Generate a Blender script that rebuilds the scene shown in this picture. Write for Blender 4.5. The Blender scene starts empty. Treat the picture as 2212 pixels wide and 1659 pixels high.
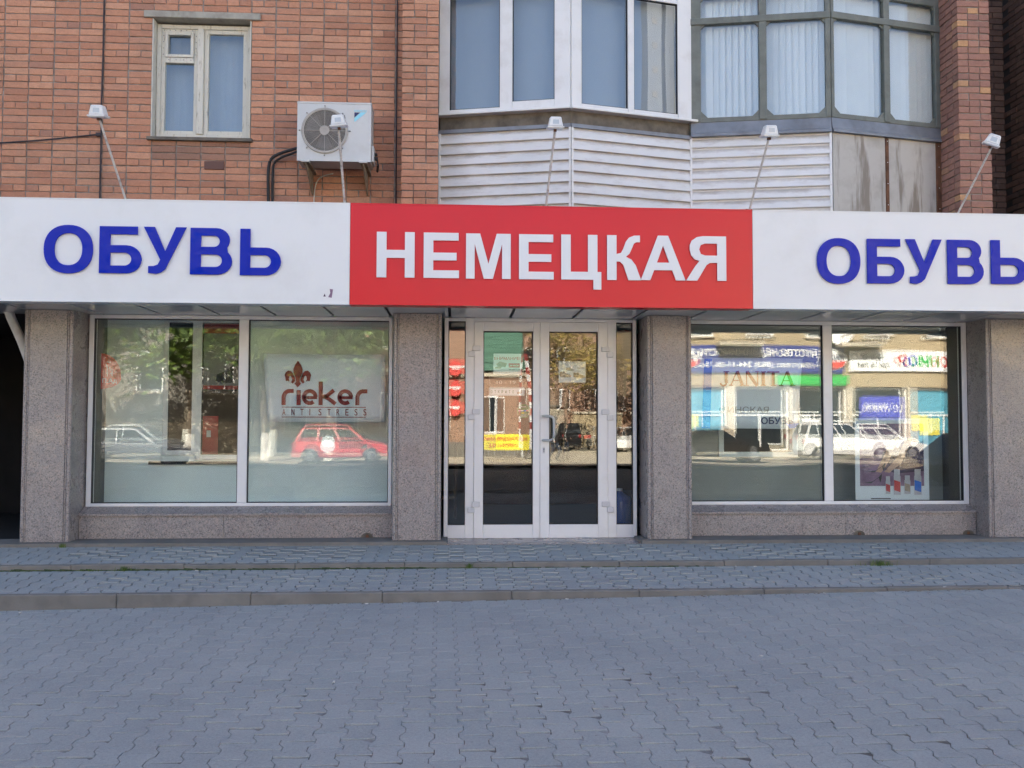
import bpy, bmesh, math, random
from mathutils import Vector, Matrix
random.seed(7)
R = math.radians
scene = bpy.context.scene
C = scene.collection

# ---------------------------------------------------------------- camera, sky, sun, exposure
yaw, pitch, roll = R(3.45), R(2.45), R(0.14)
fw = Vector((math.sin(yaw)*math.cos(pitch), math.cos(yaw)*math.cos(pitch), math.sin(pitch)))
r0 = fw.cross(Vector((0, 0, 1))).normalized(); u0 = r0.cross(fw)
rr = math.cos(roll)*r0 + math.sin(roll)*u0; uu = -math.sin(roll)*r0 + math.cos(roll)*u0
cd = bpy.data.cameras.new('camera'); cam = bpy.data.objects.new('camera', cd); C.objects.link(cam)
cd.sensor_width = 36; cd.lens = 36*1950/2212; cd.clip_end = 3000; cd.clip_start = .05
cam.matrix_world = Matrix(((rr.x, uu.x, -fw.x, 0), (rr.y, uu.y, -fw.y, -9.9), (rr.z, uu.z, -fw.z, 1.5), (0, 0, 0, 1)))
scene.camera = cam

SUN_EL, SUN_AZ = R(38), R(-14)          # behind the building, lighting the far side of the street
w = bpy.data.worlds.new('World'); scene.world = w; w.use_nodes = True
nt = w.node_tree; bg = nt.nodes['Background']
sky = nt.nodes.new('ShaderNodeTexSky'); sky.sky_type = 'NISHITA'; sky.sun_disc = False
sky.sun_elevation = SUN_EL; sky.sun_rotation = SUN_AZ; sky.air_density = .8; sky.dust_density = 4.0; sky.ozone_density = .6
nt.links.new(sky.outputs[0], bg.inputs[0]); bg.inputs[1].default_value = 0.07
sd = bpy.data.lights.new('sun', 'SUN'); so = bpy.data.objects.new('sun', sd); C.objects.link(so)
sd.energy = 5.0; sd.angle = R(.53); sd.color = (1, .92, .80)
tosun = Vector((math.sin(SUN_AZ)*math.cos(SUN_EL), math.cos(SUN_AZ)*math.cos(SUN_EL), math.sin(SUN_EL)))
so.rotation_euler = tosun.to_track_quat('Z', 'Y').to_euler(); so.location = (0, 30, 40)
vs = scene.view_settings; vs.view_transform = 'Standard'; vs.look = 'None'; vs.gamma = 1; vs.use_curve_mapping = False
vs.exposure = 2.93
cy = scene.cycles
cy.use_denoising = True; cy.denoiser = 'OPENIMAGEDENOISE'; cy.denoising_prefilter = 'NONE'; cy.max_bounces = 10; cy.diffuse_bounces = 4; cy.glossy_bounces = 4
cy.transmission_bounces = 6; cy.transparent_max_bounces = 24; cy.caustics_reflective = False; cy.caustics_refractive = False
cy.sample_clamp_indirect = 6

# ---------------------------------------------------------------- materials
MATS = {}
def newmat(name):
    m = bpy.data.materials.new(name); m.use_nodes = True; MATS[name] = m
    nt = m.node_tree; b = nt.nodes['Principled BSDF']
    return m, nt, b
def N(nt, t, **kw):
    n = nt.nodes.new(t)
    for k, v in kw.items():
        if k.startswith('i_'):
            n.inputs[k[2:]].default_value = v
        else: setattr(n, k, v)
    return n
def coords(nt, kind='Object', scale=(1, 1, 1)):
    t = N(nt, 'ShaderNodeTexCoord'); mp = N(nt, 'ShaderNodeMapping'); mp.inputs['Scale'].default_value = scale
    nt.links.new(t.outputs[kind], mp.inputs[0]); return mp.outputs[0]
def worldpos(nt, scale=(1, 1, 1)):
    t = N(nt, 'ShaderNodeNewGeometry'); mp = N(nt, 'ShaderNodeMapping'); mp.inputs['Scale'].default_value = scale
    nt.links.new(t.outputs['Position'], mp.inputs[0]); return mp.outputs[0]
def noise(nt, vec, scale, detail=3, rough=.55):
    n = N(nt, 'ShaderNodeTexNoise'); n.inputs['Scale'].default_value = scale; n.inputs['Detail'].default_value = detail
    n.inputs['Roughness'].default_value = rough; nt.links.new(vec, n.inputs['Vector']); return n.outputs['Fac']
def ramp(nt, fac, stops, interp='LINEAR'):
    n = N(nt, 'ShaderNodeValToRGB'); cr = n.color_ramp; cr.interpolation = interp
    while len(cr.elements) < len(stops): cr.elements.new(.5)
    for e, (p, c) in zip(cr.elements, stops):
        e.position = p; e.color = (*c, 1) if len(c) == 3 else c
    nt.links.new(fac, n.inputs[0]); return n.outputs[0]
def mix(nt, fac, a, b, mode='MIX'):
    n = N(nt, 'ShaderNodeMix', data_type='RGBA', blend_type=mode)
    for s, v in ((0, fac), (6, a), (7, b)):
        if isinstance(v, (int, float)): n.inputs[s].default_value = v
        elif isinstance(v, tuple): n.inputs[s].default_value = (*v, 1)
        else: nt.links.new(v, n.inputs[s])
    return n.outputs[2]
def math_(nt, op, a, b=0.0):
    n = N(nt, 'ShaderNodeMath', operation=op)
    for s, v in ((0, a), (1, b)):
        if isinstance(v, (int, float)): n.inputs[s].default_value = v
        else: nt.links.new(v, n.inputs[s])
    return n.outputs[0]
def bump(nt, b, h, strength=.3, dist=.01):
    n = N(nt, 'ShaderNodeBump'); n.inputs['Strength'].default_value = strength; n.inputs['Distance'].default_value = dist
    nt.links.new(h, n.inputs['Height']); nt.links.new(n.outputs[0], b.inputs['Normal'])
def plain(name, col, rough=.5, metal=0, var=.12, scale=3, dirt=None, dirtamt=.0, dscale=1.5, bumpamt=0, bscale=60, spec=.5):
    m, nt, b = newmat(name); p = worldpos(nt)
    n1 = noise(nt, p, scale, 4)
    lo = tuple(c*(1-var) for c in col); hi = tuple(min(1, c*(1+var)) for c in col)
    c = ramp(nt, n1, [(.3, lo), (.7, hi)])
    if dirt:
        n2 = noise(nt, p, dscale, 6, .65)
        f = ramp(nt, n2, [(.5, (0, 0, 0)), (.78, (dirtamt,)*3)])
        c = mix(nt, f, c, dirt)
    nt.links.new(c, b.inputs['Base Color']); b.inputs['Roughness'].default_value = rough; b.inputs['Metallic'].default_value = metal
    b.inputs['Specular IOR Level'].default_value = spec
    if bumpamt: bump(nt, b, noise(nt, p, bscale, 4), bumpamt, .004)
    return m
def rnd(nt):
    oi = N(nt, 'ShaderNodeObjectInfo'); g = N(nt, 'ShaderNodeNewGeometry')
    return math_(nt, 'FRACT', math_(nt, 'ADD', oi.outputs['Random'], math_(nt, 'MULTIPLY', g.outputs['Random Per Island'], 7.31)))
def brickmat(name, stops, dirt, soot=.25):
    m, nt, b = newmat(name); p = worldpos(nt)
    c = ramp(nt, rnd(nt), stops)
    big = noise(nt, p, 1.1, 4); c = mix(nt, ramp(nt, big, [(.5, (0,)*3), (.75, (soot,)*3)]), c, dirt)
    fine = noise(nt, p, 55, 5, .7); c = mix(nt, .35, c, ramp(nt, fine, [(.3, (.55,)*3), (.7, (1.25,)*3)]), 'MULTIPLY')
    mid = noise(nt, worldpos(nt, (1, 1, 1.8)), 13, 5, .75); c = mix(nt, .55, c, ramp(nt, mid, [(.28, (.68, .66, .66)), (.5, (1, 1, 1)), (.72, (1.22, 1.2, 1.18))]), 'MULTIPLY')
    sp = noise(nt, p, 38, 3, .7); c = mix(nt, ramp(nt, sp, [(.66, (0,)*3), (.74, (.6,)*3)]), c, (.15, .09, .07))
    ef = noise(nt, worldpos(nt, (1, 1, .5)), 5, 5, .7); c = mix(nt, ramp(nt, ef, [(.60, (0,)*3), (.78, (.35,)*3)]), c, (.55, .42, .34))
    nt.links.new(c, b.inputs['Base Color']); b.inputs['Roughness'].default_value = .85; b.inputs['Specular IOR Level'].default_value = .25
    bump(nt, b, fine, .5, .004)
    return m
brickmat('brick', [(0, (.445, .216, .140)), (.3, (.51, .248, .158)), (.65, (.565, .283, .180)), (.9, (.62, .332, .215)), (.965, (.48, .245, .168)), (1, (.39, .205, .148))], (.37, .225, .16), .6)
brickmat('brick_stained', [(0, (.30, .165, .118)), (.5, (.37, .20, .14)), (.85, (.43, .235, .16)), (.9, (.58, .30, .19)), (1, (.60, .31, .2))], (.20, .14, .11), .6)
brickmat('pier_brick', [(0, (.31, .165, .13)), (.5, (.37, .195, .15)), (.92, (.42, .225, .165)), (.95, (.54, .31, .17)), (1, (.56, .32, .17))], (.28, .165, .14), .5)
brickmat('shade_brick', [(0, (.12, .075, .06)), (.6, (.17, .105, .08)), (1, (.22, .13, .095))], (.07, .055, .05), .5)  # brick of the recess, darkened in colour to stand for its shade
plain('mortar', (.27, .245, .22), .95, var=.4, scale=14, dirt=(.07, .058, .052), dirtamt=.9, dscale=3, bumpamt=.5, bscale=90)
plain('shade_mortar', (.05, .042, .04), .95, var=.3)  # mortar of the same recess, shade painted in
plain('concrete', (.36, .34, .29), .9, var=.2, scale=9, dirt=(.16, .15, .12), dirtamt=.8, dscale=5, bumpamt=.5, bscale=50)
plain('kerb_concrete', (.205, .192, .172), .9, var=.18, scale=6, dirt=(.10, .09, .075), dirtamt=.6, dscale=3, bumpamt=.5, bscale=80)
plain('sign_white', (.83, .84, .835), .35, var=.02, scale=.8, dirt=(.66, .66, .63), dirtamt=.35, dscale=2)
plain('sign_red', (.74, .005, .015), .3, var=.04, scale=.7, dirt=(.62, .012, .02), dirtamt=.3, spec=.42)
plain('letter_white', (.82, .82, .83), .35, var=.02)
plain('sign_edge', (.62, .60, .60), .4, var=.05)
plain('frame_white', (.84, .84, .84), .35, var=.03, scale=2, dirt=(.60, .58, .54), dirtamt=.35, dscale=4)
plain('upvc', (.80, .80, .79), .32, var=.03, scale=2, dirt=(.52, .48, .42), dirtamt=.45, dscale=3)
plain('gasket', (.018, .018, .02), .6)
plain('soffit', (.72, .74, .75), .2, metal=.3, var=.06, scale=1.2)
plain('seam_dark', (.03, .03, .03), .7)
plain('hinge', (.66, .67, .69), .35, var=.04)
plain('handle_grey', (.46, .49, .51), .4, var=.04)
plain('steel_dark', (.10, .10, .10), .5, var=.2)
plain('flashing', (.22, .235, .26), .5, metal=.3, var=.18, scale=5, dirt=(.14, .13, .13), dirtamt=.7, dscale=3)
plain('stain_board', (.15, .13, .105), .85, var=.4, scale=7, dirt=(.05, .045, .04), dirtamt=.7, dscale=3)
plain('green_steel', (.165, .18, .16), .6, var=.15, scale=8, dirt=(.10, .10, .085), dirtamt=.6, dscale=6, bumpamt=.3)
plain('rust_brown', (.14, .065, .035), .8, var=.35, scale=12, dirt=(.22, .10, .05), dirtamt=.6, dscale=8)
plain('rusty_bracket', (.30, .26, .20), .75, var=.3, scale=20, dirt=(.20, .10, .04), dirtamt=.9, dscale=14)
plain('ac_white', (.62, .63, .62), .45, var=.05, scale=3, dirt=(.48, .46, .42), dirtamt=.5, dscale=5)
plain('ac_grille', (.42, .39, .35), .55, var=.12, scale=10)
plain('ac_dark', (.05, .048, .045), .8, var=.3, scale=12)
plain('hose_black', (.022, .022, .025), .65, var=.2, scale=30)
plain('cable_dark', (.045, .035, .04), .7)
plain('cable_white', (.55, .53, .48), .6)
plain('lamp_white', (.80, .81, .80), .35, var=.04, scale=12, dirt=(.45, .40, .34), dirtamt=.4, dscale=18)
plain('lamp_glass', (.52, .58, .63), .15, var=.1)
plain('lamp_arm', (.66, .64, .60), .5, var=.08, scale=20, dirt=(.24, .12, .06), dirtamt=.95, dscale=22)
plain('brown_plate', (.13, .06, .045), .6, var=.1)
plain('partition', (.80, .86, .84), .6, var=.04)
plain('partition_dim', (.33, .35, .32), .7, var=.05)  # darker copy of the white partition, dimness put into the colour
plain('shop_floor', (.08, .085, .09), .35, var=.1)
plain('shop_wall', (.13, .125, .115), .8, var=.15)
plain('shop_ceiling', (.30, .42, .34), .8, var=.1)  # green of the light on the ceiling is put into its colour
plain('clad_green', (.07, .17, .12), .6, var=.1)
plain('void_dark', (.016, .016, .017), .9, var=.3)  # near black walls paint in the shade of the open passage
plain('pipe_white', (.62, .63, .62), .4, var=.08, scale=8, dirt=(.4, .38, .33), dirtamt=.5, dscale=6)
plain('paper', (.80, .80, .80), .6, var=.02)
plain('banner_white', (.76, .81, .85), .5, var=.02)
plain('banner_blue', (.015, .16, .66), .5, var=.05)
plain('logo_red', (.24, .010, .010), .5, var=.05)
plain('navy', (.02, .03, .12), .5)
plain('print_grey', (.38, .38, .37), .6)
plain('print_dark', (.05, .05, .05), .6)
plain('print_red', (.60, .06, .05), .6)
plain('print_tan', (.42, .33, .24), .7, var=.2, scale=30)
plain('sticker_green', (.05, .20, .06), .5)
plain('sky_blue', (.30, .70, .85), .5)
plain('oval_red', (.55, .05, .03), .5)
plain('poster_purple', (.24, .14, .23), .45, var=.35, scale=5)
plain('print_bottle', (.52, .50, .54), .5, var=.1, scale=20)
plain('poster_dark', (.06, .035, .075), .45, var=.2)
plain('skin', (.48, .29, .21), .55, var=.06)
plain('bottle_blue', (.03, .09, .35), .2, var=.1)
plain('wood_dark', (.05, .03, .02), .5, var=.3)
plain('curtain', (.30, .34, .40), .8, var=.05, scale=2)
plain('blind_grey', (.27, .31, .37), .7, var=.04, scale=.9)
plain('blind_white', (.84, .86, .86), .7, var=.03)
plain('asphalt', (.075, .075, .078), .9, var=.25, scale=1.2, bumpamt=.4, bscale=120)
plain('earth', (.13, .12, .10), .95, var=.3, scale=.3)
plain('far_pavement', (.46, .40, .31), .9, var=.2, scale=.9, bumpamt=.3)
plain('tyre', (.02, .02, .02), .8)
plain('rim', (.5, .5, .52), .3, metal=.8)
plain('car_glass', (.02, .025, .03), .05)
plain('red_light', (.5, .02, .02), .2)
plain('head_light', (.75, .75, .75), .1)
for nm, c in dict(paint_red=(.50, .02, .03), paint_silver=(.55, .56, .57), paint_white=(.78, .78, .77), paint_black=(.015, .015, .017), paint_dark=(.03, .028, .027)).items():
    m = plain(nm, c, .25, var=.03); m.node_tree.nodes['Principled BSDF'].inputs['Coat Weight'].default_value = .7
plain('stucco_beige', (.38, .30, .19), .9, var=.12, scale=.8, dirt=(.36, .28, .18), dirtamt=.5, dscale=.7)
plain('stone_light', (.50, .44, .35), .9, var=.2, scale=2)
plain('stone_grey', (.17, .155, .135), .9, var=.25, scale=1.3)
plain('awning_blue', (.03, .045, .22), .5, var=.1)
plain('sign_green', (.02, .42, .07), .5)
plain('yellow_print', (.85, .75, .05), .6, var=.05)
plain('cyan_print', (.08, .30, .42), .5, var=.1)
plain('purple_print', (.06, .07, .45), .5, var=.1)
plain('trunk_bark', (.20, .16, .12), .95, var=.35, scale=6, bumpamt=.6, bscale=14)
plain('trunk_whitewash', (.72, .70, .65), .9, var=.1, scale=6)
plain('jacket', (.02, .02, .024), .7)
plain('denim', (.04, .055, .09), .8)
plain('hair', (.03, .02, .015), .8)
plain('galv', (.42, .43, .44), .45, metal=.5, var=.1)
plain('tower_pale', (.13, .145, .17), .9, var=.05)
plain('stripe_red', (.35, .03, .03), .5)
plain('debris_pale', (.62, .60, .55), .8, var=.3, scale=40)
plain('debris_brown', (.10, .065, .035), .9, var=.4, scale=40)

def m_letter_blue():
    m, nt, b = newmat('letter_blue'); p = worldpos(nt)
    b.inputs['Base Color'].default_value = (.001, .022, .44, 1); b.inputs['Roughness'].default_value = .07
    b.inputs['Specular IOR Level'].default_value = .13
    bump(nt, b, noise(nt, p, 3.5, 3, .5), .35, .03)
m_letter_blue()
def m_granite():
    m, nt, b = newmat('granite'); p = worldpos(nt)
    n1 = noise(nt, p, 88, 4, .75); c = ramp(nt, n1, [(.30, (.13, .12, .122)), (.45, (.27, .248, .240)), (.55, (.335, .305, .292)), (.70, (.50, .465, .445))])
    v = N(nt, 'ShaderNodeTexVoronoi'); v.inputs['Scale'].default_value = 88; nt.links.new(p, v.inputs['Vector'])
    vr = N(nt, 'ShaderNodeSeparateColor'); nt.links.new(v.outputs['Color'], vr.inputs[0])
    c = mix(nt, ramp(nt, vr.outputs[0], [(.84, (0,)*3), (.88, (.65,)*3)]), c, (.10, .094, .10))
    c = mix(nt, ramp(nt, vr.outputs[1], [(.84, (0,)*3), (.88, (.7,)*3)]), c, (.46, .37, .33))
    big = noise(nt, p, 1.6, 4); c = mix(nt, ramp(nt, big, [(.46, (0,)*3), (.72, (.35,)*3)]), c, (.26, .22, .205))
    nt.links.new(c, b.inputs['Base Color'])
    rg = ramp(nt, noise(nt, p, 4, 4), [(.35, (.20,)*3), (.7, (.45,)*3)]); nt.links.new(rg, b.inputs['Roughness'])
m_granite()
def m_paver(name, cols, jt=False):
    m, nt, b = newmat(name); p = worldpos(nt)
    c = ramp(nt, rnd(nt), cols)
    big = noise(nt, p, .8, 5, .6); c = mix(nt, .55, c, ramp(nt, big, [(.3, (.82, .83, .86)), (.7, (1.12, 1.12, 1.10))]), 'MULTIPLY')
    fine = noise(nt, p, 240, 3, .8); c = mix(nt, .5, c, ramp(nt, fine, [(.3, (.65,)*3), (.7, (1.3,)*3)]), 'MULTIPLY')
    st = noise(nt, p, 2.6, 6, .72); c = mix(nt, ramp(nt, st, [(.56, (0,)*3), (.74, (.45,)*3)]), c, (.25, .255, .25))
    gum = N(nt, 'ShaderNodeTexVoronoi'); gum.inputs['Scale'].default_value = 3.1; nt.links.new(p, gum.inputs['Vector']); c = mix(nt, ramp(nt, gum.outputs['Distance'], [(.035, (.55,)*3), (.055, (0,)*3)]), c, (.17, .165, .16))
    g2 = noise(nt, p, 75, 4, .8); c = mix(nt, .6, c, ramp(nt, g2, [(.28, (.72,)*3), (.5, (1,)*3), (.74, (1.3,)*3)]), 'MULTIPLY')
    pit = noise(nt, p, 46, 2, .6); c = mix(nt, ramp(nt, pit, [(.70, (0,)*3), (.76, (.6,)*3)]), c, (.13, .13, .13))
    dst = noise(nt, worldpos(nt, (.6, 1.6, 1)), 1.7, 6, .7); c = mix(nt, ramp(nt, dst, [(.52, (0,)*3), (.75, (.4,)*3)]), c, (.42, .42, .40))
    nt.links.new(c, b.inputs['Base Color']); b.inputs['Roughness'].default_value = .85; b.inputs['Specular IOR Level'].default_value = .3
    bump(nt, b, g2, .5, .004)
m_paver('paver', [(0, (.335, .350, .338)), (.5, (.348, .363, .350)), (1, (.365, .378, .364))])
def m_joint(name, dark, light, lo, hi):
    m, nt, b = newmat(name); p = worldpos(nt)
    n1 = noise(nt, p, 1.3, 4, .6); n2 = noise(nt, p, 16, 3, .7)
    f = math_(nt, 'ADD', math_(nt, 'MULTIPLY', n1, .65), math_(nt, 'MULTIPLY', n2, .35))
    c = ramp(nt, f, [(lo, dark), (hi, light)])
    nt.links.new(c, b.inputs['Base Color']); b.inputs['Roughness'].default_value = .95
    bump(nt, b, n2, .4, .004)
m_joint('joint_forecourt', (.12, .108, .096), (.30, .302, .296), .43, .57)
m_joint('joint_step', (.06, .052, .048), (.17, .165, .155), .42, .62)
def m_siding():
    m, nt, b = newmat('siding'); p = worldpos(nt)
    c0 = ramp(nt, noise(nt, p, 2, 3), [(.3, (.70, .70, .69)), (.7, (.80, .79, .78))])
    ps = worldpos(nt, (2.2, 2.2, 9)); n1 = noise(nt, ps, 1.6, 6, .72)
    c = mix(nt, ramp(nt, n1, [(.52, (0,)*3), (.80, (.55,)*3)]), c0, (.46, .41, .37))
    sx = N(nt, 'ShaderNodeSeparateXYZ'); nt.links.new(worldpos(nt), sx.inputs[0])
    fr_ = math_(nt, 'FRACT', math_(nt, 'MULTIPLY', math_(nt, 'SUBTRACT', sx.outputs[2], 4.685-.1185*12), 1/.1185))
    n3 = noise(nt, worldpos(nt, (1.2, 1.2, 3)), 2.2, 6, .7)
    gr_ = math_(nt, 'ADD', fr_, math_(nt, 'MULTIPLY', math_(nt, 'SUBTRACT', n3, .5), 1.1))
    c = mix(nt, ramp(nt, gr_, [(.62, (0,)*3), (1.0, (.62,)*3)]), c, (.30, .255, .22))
    nt.links.new(c, b.inputs['Base Color']); b.inputs['Roughness'].default_value = .45
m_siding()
def m_streak(name, base, streak):
    m, nt, b = newmat(name); p = worldpos(nt, (6.5, 6.5, .75))
    n1 = noise(nt, p, 1, 5, .6); c = mix(nt, ramp(nt, n1, [(.53, (0,)*3), (.62, (.75,)*3)]), base, streak)
    q = noise(nt, worldpos(nt), 4, 5, .65); c = mix(nt, ramp(nt, q, [(.48, (0,)*3), (.75, (.5,)*3)]), c, (.30, .27, .23))
    nt.links.new(c, b.inputs['Base Color']); b.inputs['Roughness'].default_value = .8
m_streak('asbestos', (.52, .50, .46), (.19, .15, .11))
def m_oldpaint():
    m, nt, b = newmat('old_paint'); p = worldpos(nt, (14, 14, 2)); z = N(nt, 'ShaderNodeSeparateXYZ')
    nt.links.new(worldpos(nt), z.inputs[0])
    n1 = noise(nt, p, 3, 6, .75)
    c = mix(nt, ramp(nt, n1, [(.56, (0,)*3), (.65, (.85,)*3)]), (.66, .64, .56), (.33, .29, .225))
    n2 = noise(nt, worldpos(nt), 60, 3, .7); c = mix(nt, ramp(nt, n2, [(.74, (0,)*3), (.78, (.7,)*3)]), c, (.13, .10, .07))
    nt.links.new(c, b.inputs['Base Color']); b.inputs['Roughness'].default_value = .8; bump(nt, b, n1, .5, .004)
m_oldpaint()
def m_glass(name, f0, tint):
    m, nt, b = newmat(name); nt.nodes.remove(b); out = nt.nodes['Material Output']
    lw = N(nt, 'ShaderNodeLayerWeight'); lw.inputs['Blend'].default_value = .5
    f = math_(nt, 'ADD', math_(nt, 'MULTIPLY', math_(nt, 'POWER', lw.outputs['Facing'], 5.0), 1-f0), f0)
    t = N(nt, 'ShaderNodeBsdfTransparent'); t.inputs[0].default_value = (*tint, 1)
    g = N(nt, 'ShaderNodeBsdfGlossy'); g.inputs['Roughness'].default_value = 0.0; g.inputs['Color'].default_value = (1, 1, 1, 1)
    ms = N(nt, 'ShaderNodeMixShader'); nt.links.new(f, ms.inputs[0]); nt.links.new(t.outputs[0], ms.inputs[1]); nt.links.new(g.outputs[0], ms.inputs[2])
    nt.links.new(ms.outputs[0], out.inputs[0])
m_glass('glass', .036, (.972, .988, .982))
m_glass('glass_house', .07, (.95, .97, .97))
m_glass('glass_far', .09, (.5, .55, .55))
def m_leaf(name, a, bb):
    m, nt, b = newmat(name)
    c = ramp(nt, rnd(nt), [(0, a), (1, bb)]); nt.links.new(c, b.inputs['Base Color']); b.inputs['Roughness'].default_value = .6
    b.inputs['Transmission Weight'].default_value = 0
plain('moss', (.045, .065, .022), .95, var=.5, scale=40)
m_leaf('leaf_green', (.035, .075, .010), (.14, .20, .03)); m_leaf('leaf_yellow', (.17, .14, .04), (.34, .24, .07)); m_leaf('grass_blade', (.04, .09, .015), (.12, .17, .03))

def m_procbrick(name, c1, c2, mort, scale):
    m, nt, b = newmat(name)
    t = N(nt, 'ShaderNodeTexCoord'); s = N(nt, 'ShaderNodeSeparateXYZ'); cmb = N(nt, 'ShaderNodeCombineXYZ')
    nt.links.new(t.outputs['Object'], s.inputs[0]); nt.links.new(math_(nt, 'ADD', s.outputs[0], s.outputs[1]), cmb.inputs[0]); nt.links.new(s.outputs[2], cmb.inputs[1])
    br = N(nt, 'ShaderNodeTexBrick'); nt.links.new(cmb.outputs[0], br.inputs['Vector'])
    br.inputs['Color1'].default_value = (*c1, 1); br.inputs['Color2'].default_value = (*c2, 1); br.inputs['Mortar'].default_value = (*mort, 1)
    br.inputs['Scale'].default_value = scale; br.inputs['Brick Width'].default_value = .26; br.inputs['Row Height'].default_value = .075; br.inputs['Mortar Size'].default_value = .006
    nt.links.new(br.outputs[0], b.inputs['Base Color']); b.inputs['Roughness'].default_value = .9
m_procbrick('far_brick', (.36, .21, .14), (.29, .165, .11), (.24, .21, .18), 1)
m_procbrick('upper_brick', (.42, .19, .11), (.36, .16, .10), (.2, .17, .15), 1)

# ---------------------------------------------------------------- mesh helpers
WL = {}
class MB:
    def __init__(s): s.v = []; s.f = []
    def add(s, vs, fs):
        o = len(s.v); s.v += [tuple(p) for p in vs]; s.f += [tuple(i+o for i in q) for q in fs]; return s
    def box(s, x0, x1, y0, y1, z0, z1):
        return s.add([(x0, y0, z0), (x1, y0, z0), (x1, y1, z0), (x0, y1, z0), (x0, y0, z1), (x1, y0, z1), (x1, y1, z1), (x0, y1, z1)],
                     [(0, 3, 2, 1), (4, 5, 6, 7), (0, 1, 5, 4), (1, 2, 6, 5), (2, 3, 7, 6), (3, 0, 4, 7)])
    def prism(s, poly, a, b, axis='y'):
        n = len(poly)
        def P(p, t): return {'y': (p[0], t, p[1]), 'x': (t, p[0], p[1]), 'z': (p[0], p[1], t)}[axis]
        s.add([P(p, a) for p in poly]+[P(p, b) for p in poly], [tuple(range(n)), tuple(range(2*n-1, n-1, -1))]+[(i, i+n, (i+1) % n+n, (i+1) % n) for i in range(n)])
        return s
    def hexa(s, p):
        return s.add(p, [(0, 3, 2, 1), (4, 5, 6, 7), (0, 1, 5, 4), (1, 2, 6, 5), (2, 3, 7, 6), (3, 0, 4, 7)])
    def tube(s, pts, r, n=8, caps=True):
        pts = [Vector(p) for p in pts]; rs = r if isinstance(r, (list, tuple)) else [r]*len(pts); rings = []
        for i, p in enumerate(pts):
            d = (pts[min(i+1, len(pts)-1)]-pts[max(i-1, 0)]).normalized()
            a = d.cross(Vector((0, 0, 1)) if abs(d.z) < .9 else Vector((1, 0, 0))).normalized(); b = d.cross(a)
            rings.append([p+rs[i]*(math.cos(2*math.pi*k/n)*a+math.sin(2*math.pi*k/n)*b) for k in range(n)])
        vs = [q for g in rings for q in g]; fs = []
        for i in range(len(pts)-1):
            for k in range(n): fs.append((i*n+k, i*n+(k+1) % n, (i+1)*n+(k+1) % n, (i+1)*n+k))
        if caps: fs += [tuple(range(n-1, -1, -1)), tuple((len(pts)-1)*n+k for k in range(n))]
        return s.add(vs, fs)
    def ring(s, x0, x1, z0, z1, t, y0, y1):     # rectangular frame in the XZ plane
        s.box(x0, x0+t, y0, y1, z0, z1); s.box(x1-t, x1, y0, y1, z0, z1); s.box(x0+t, x1-t, y0, y1, z0, z0+t); s.box(x0+t, x1-t, y0, y1, z1-t, z1); return s
class Face:      # a vertical wall face from p0 to p1; u along it, n outward
    def __init__(s, p0, p1):
        s.p = Vector((*p0, 0)); d = Vector((*p1, 0))-s.p; s.L = d.length; s.u = d/s.L; s.n = Vector((s.u.y, -s.u.x, 0)); s.k = s.L/(p1[0]-p0[0]); s.x0 = p0[0]
    def at(s, u, n, z): q = s.p+s.u*u+s.n*n; return (q.x, q.y, z)
    def U(s, x): return (x-s.x0)*s.k
    def box(s, mb, u0, u1, n0, n1, z0, z1):
        return mb.hexa([s.at(u0, n1, z0), s.at(u1, n1, z0), s.at(u1, n0, z0), s.at(u0, n0, z0), s.at(u0, n1, z1), s.at(u1, n1, z1), s.at(u1, n0, z1), s.at(u0, n0, z1)])
    def prism(s, mb, poly, n0, n1):     # poly in (u,z)
        k = len(poly)
        return mb.add([s.at(p[0], n1, p[1]) for p in poly]+[s.at(p[0], n0, p[1]) for p in poly], [tuple(range(k)), tuple(range(2*k-1, k-1, -1))]+[(i, i+k, (i+1) % k+k, (i+1) % k) for i in range(k)])
    def sect(s, mb, sec, u0, u1):       # section in (n,z) swept along u
        k = len(sec)
        return mb.add([s.at(u0, p[0], p[1]) for p in sec]+[s.at(u1, p[0], p[1]) for p in sec], [tuple(range(k-1, -1, -1)), tuple(range(k, 2*k))]+[(i, (i+1) % k, (i+1) % k+k, i+k) for i in range(k)])
def wl(o): return WL.get(o.name, Vector((0, 0, 0))) if o else Vector((0, 0, 0))
def finish(o, parent, mat, smooth=False):
    C.objects.link(o)
    if parent: o.parent = parent; WL[o.name] = wl(parent)
    if mat and o.type == 'MESH' and not o.data.materials: o.data.materials.append(MATS[mat])
    return o
def mesh(name, mb, mat, bevel=0, smooth=False, off=None):
    me = bpy.data.meshes.new(name); o = off or Vector((0, 0, 0))
    me.from_pydata([(x-o.x, y-o.y, z-o.z) for x, y, z in mb.v], [], mb.f)
    bm = bmesh.new(); bm.from_mesh(me); bmesh.ops.recalc_face_normals(bm, faces=bm.faces)
    if bevel: bmesh.ops.bevel(bm, geom=list(bm.edges), offset=bevel, segments=1, profile=.5, affect='EDGES')
    bm.to_mesh(me); bm.free()
    if smooth:
        for p in me.polygons: p.use_smooth = True
    me.materials.append(MATS[mat]); return me
def part(name, mb, mat, parent, bevel=0, smooth=False, label=None, kind=None):
    o = bpy.data.objects.new(name, mesh(name, mb, mat, bevel, smooth, wl(parent)))
    finish(o, parent, mat)
    if label: o['label'] = label
    if kind: o['kind'] = kind
    return o
def tag(o, label, cat, group=None, kind='thing'):
    o['label'] = label; o['category'] = cat; o['kind'] = kind
    if group: o['group'] = group
    return o
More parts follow.
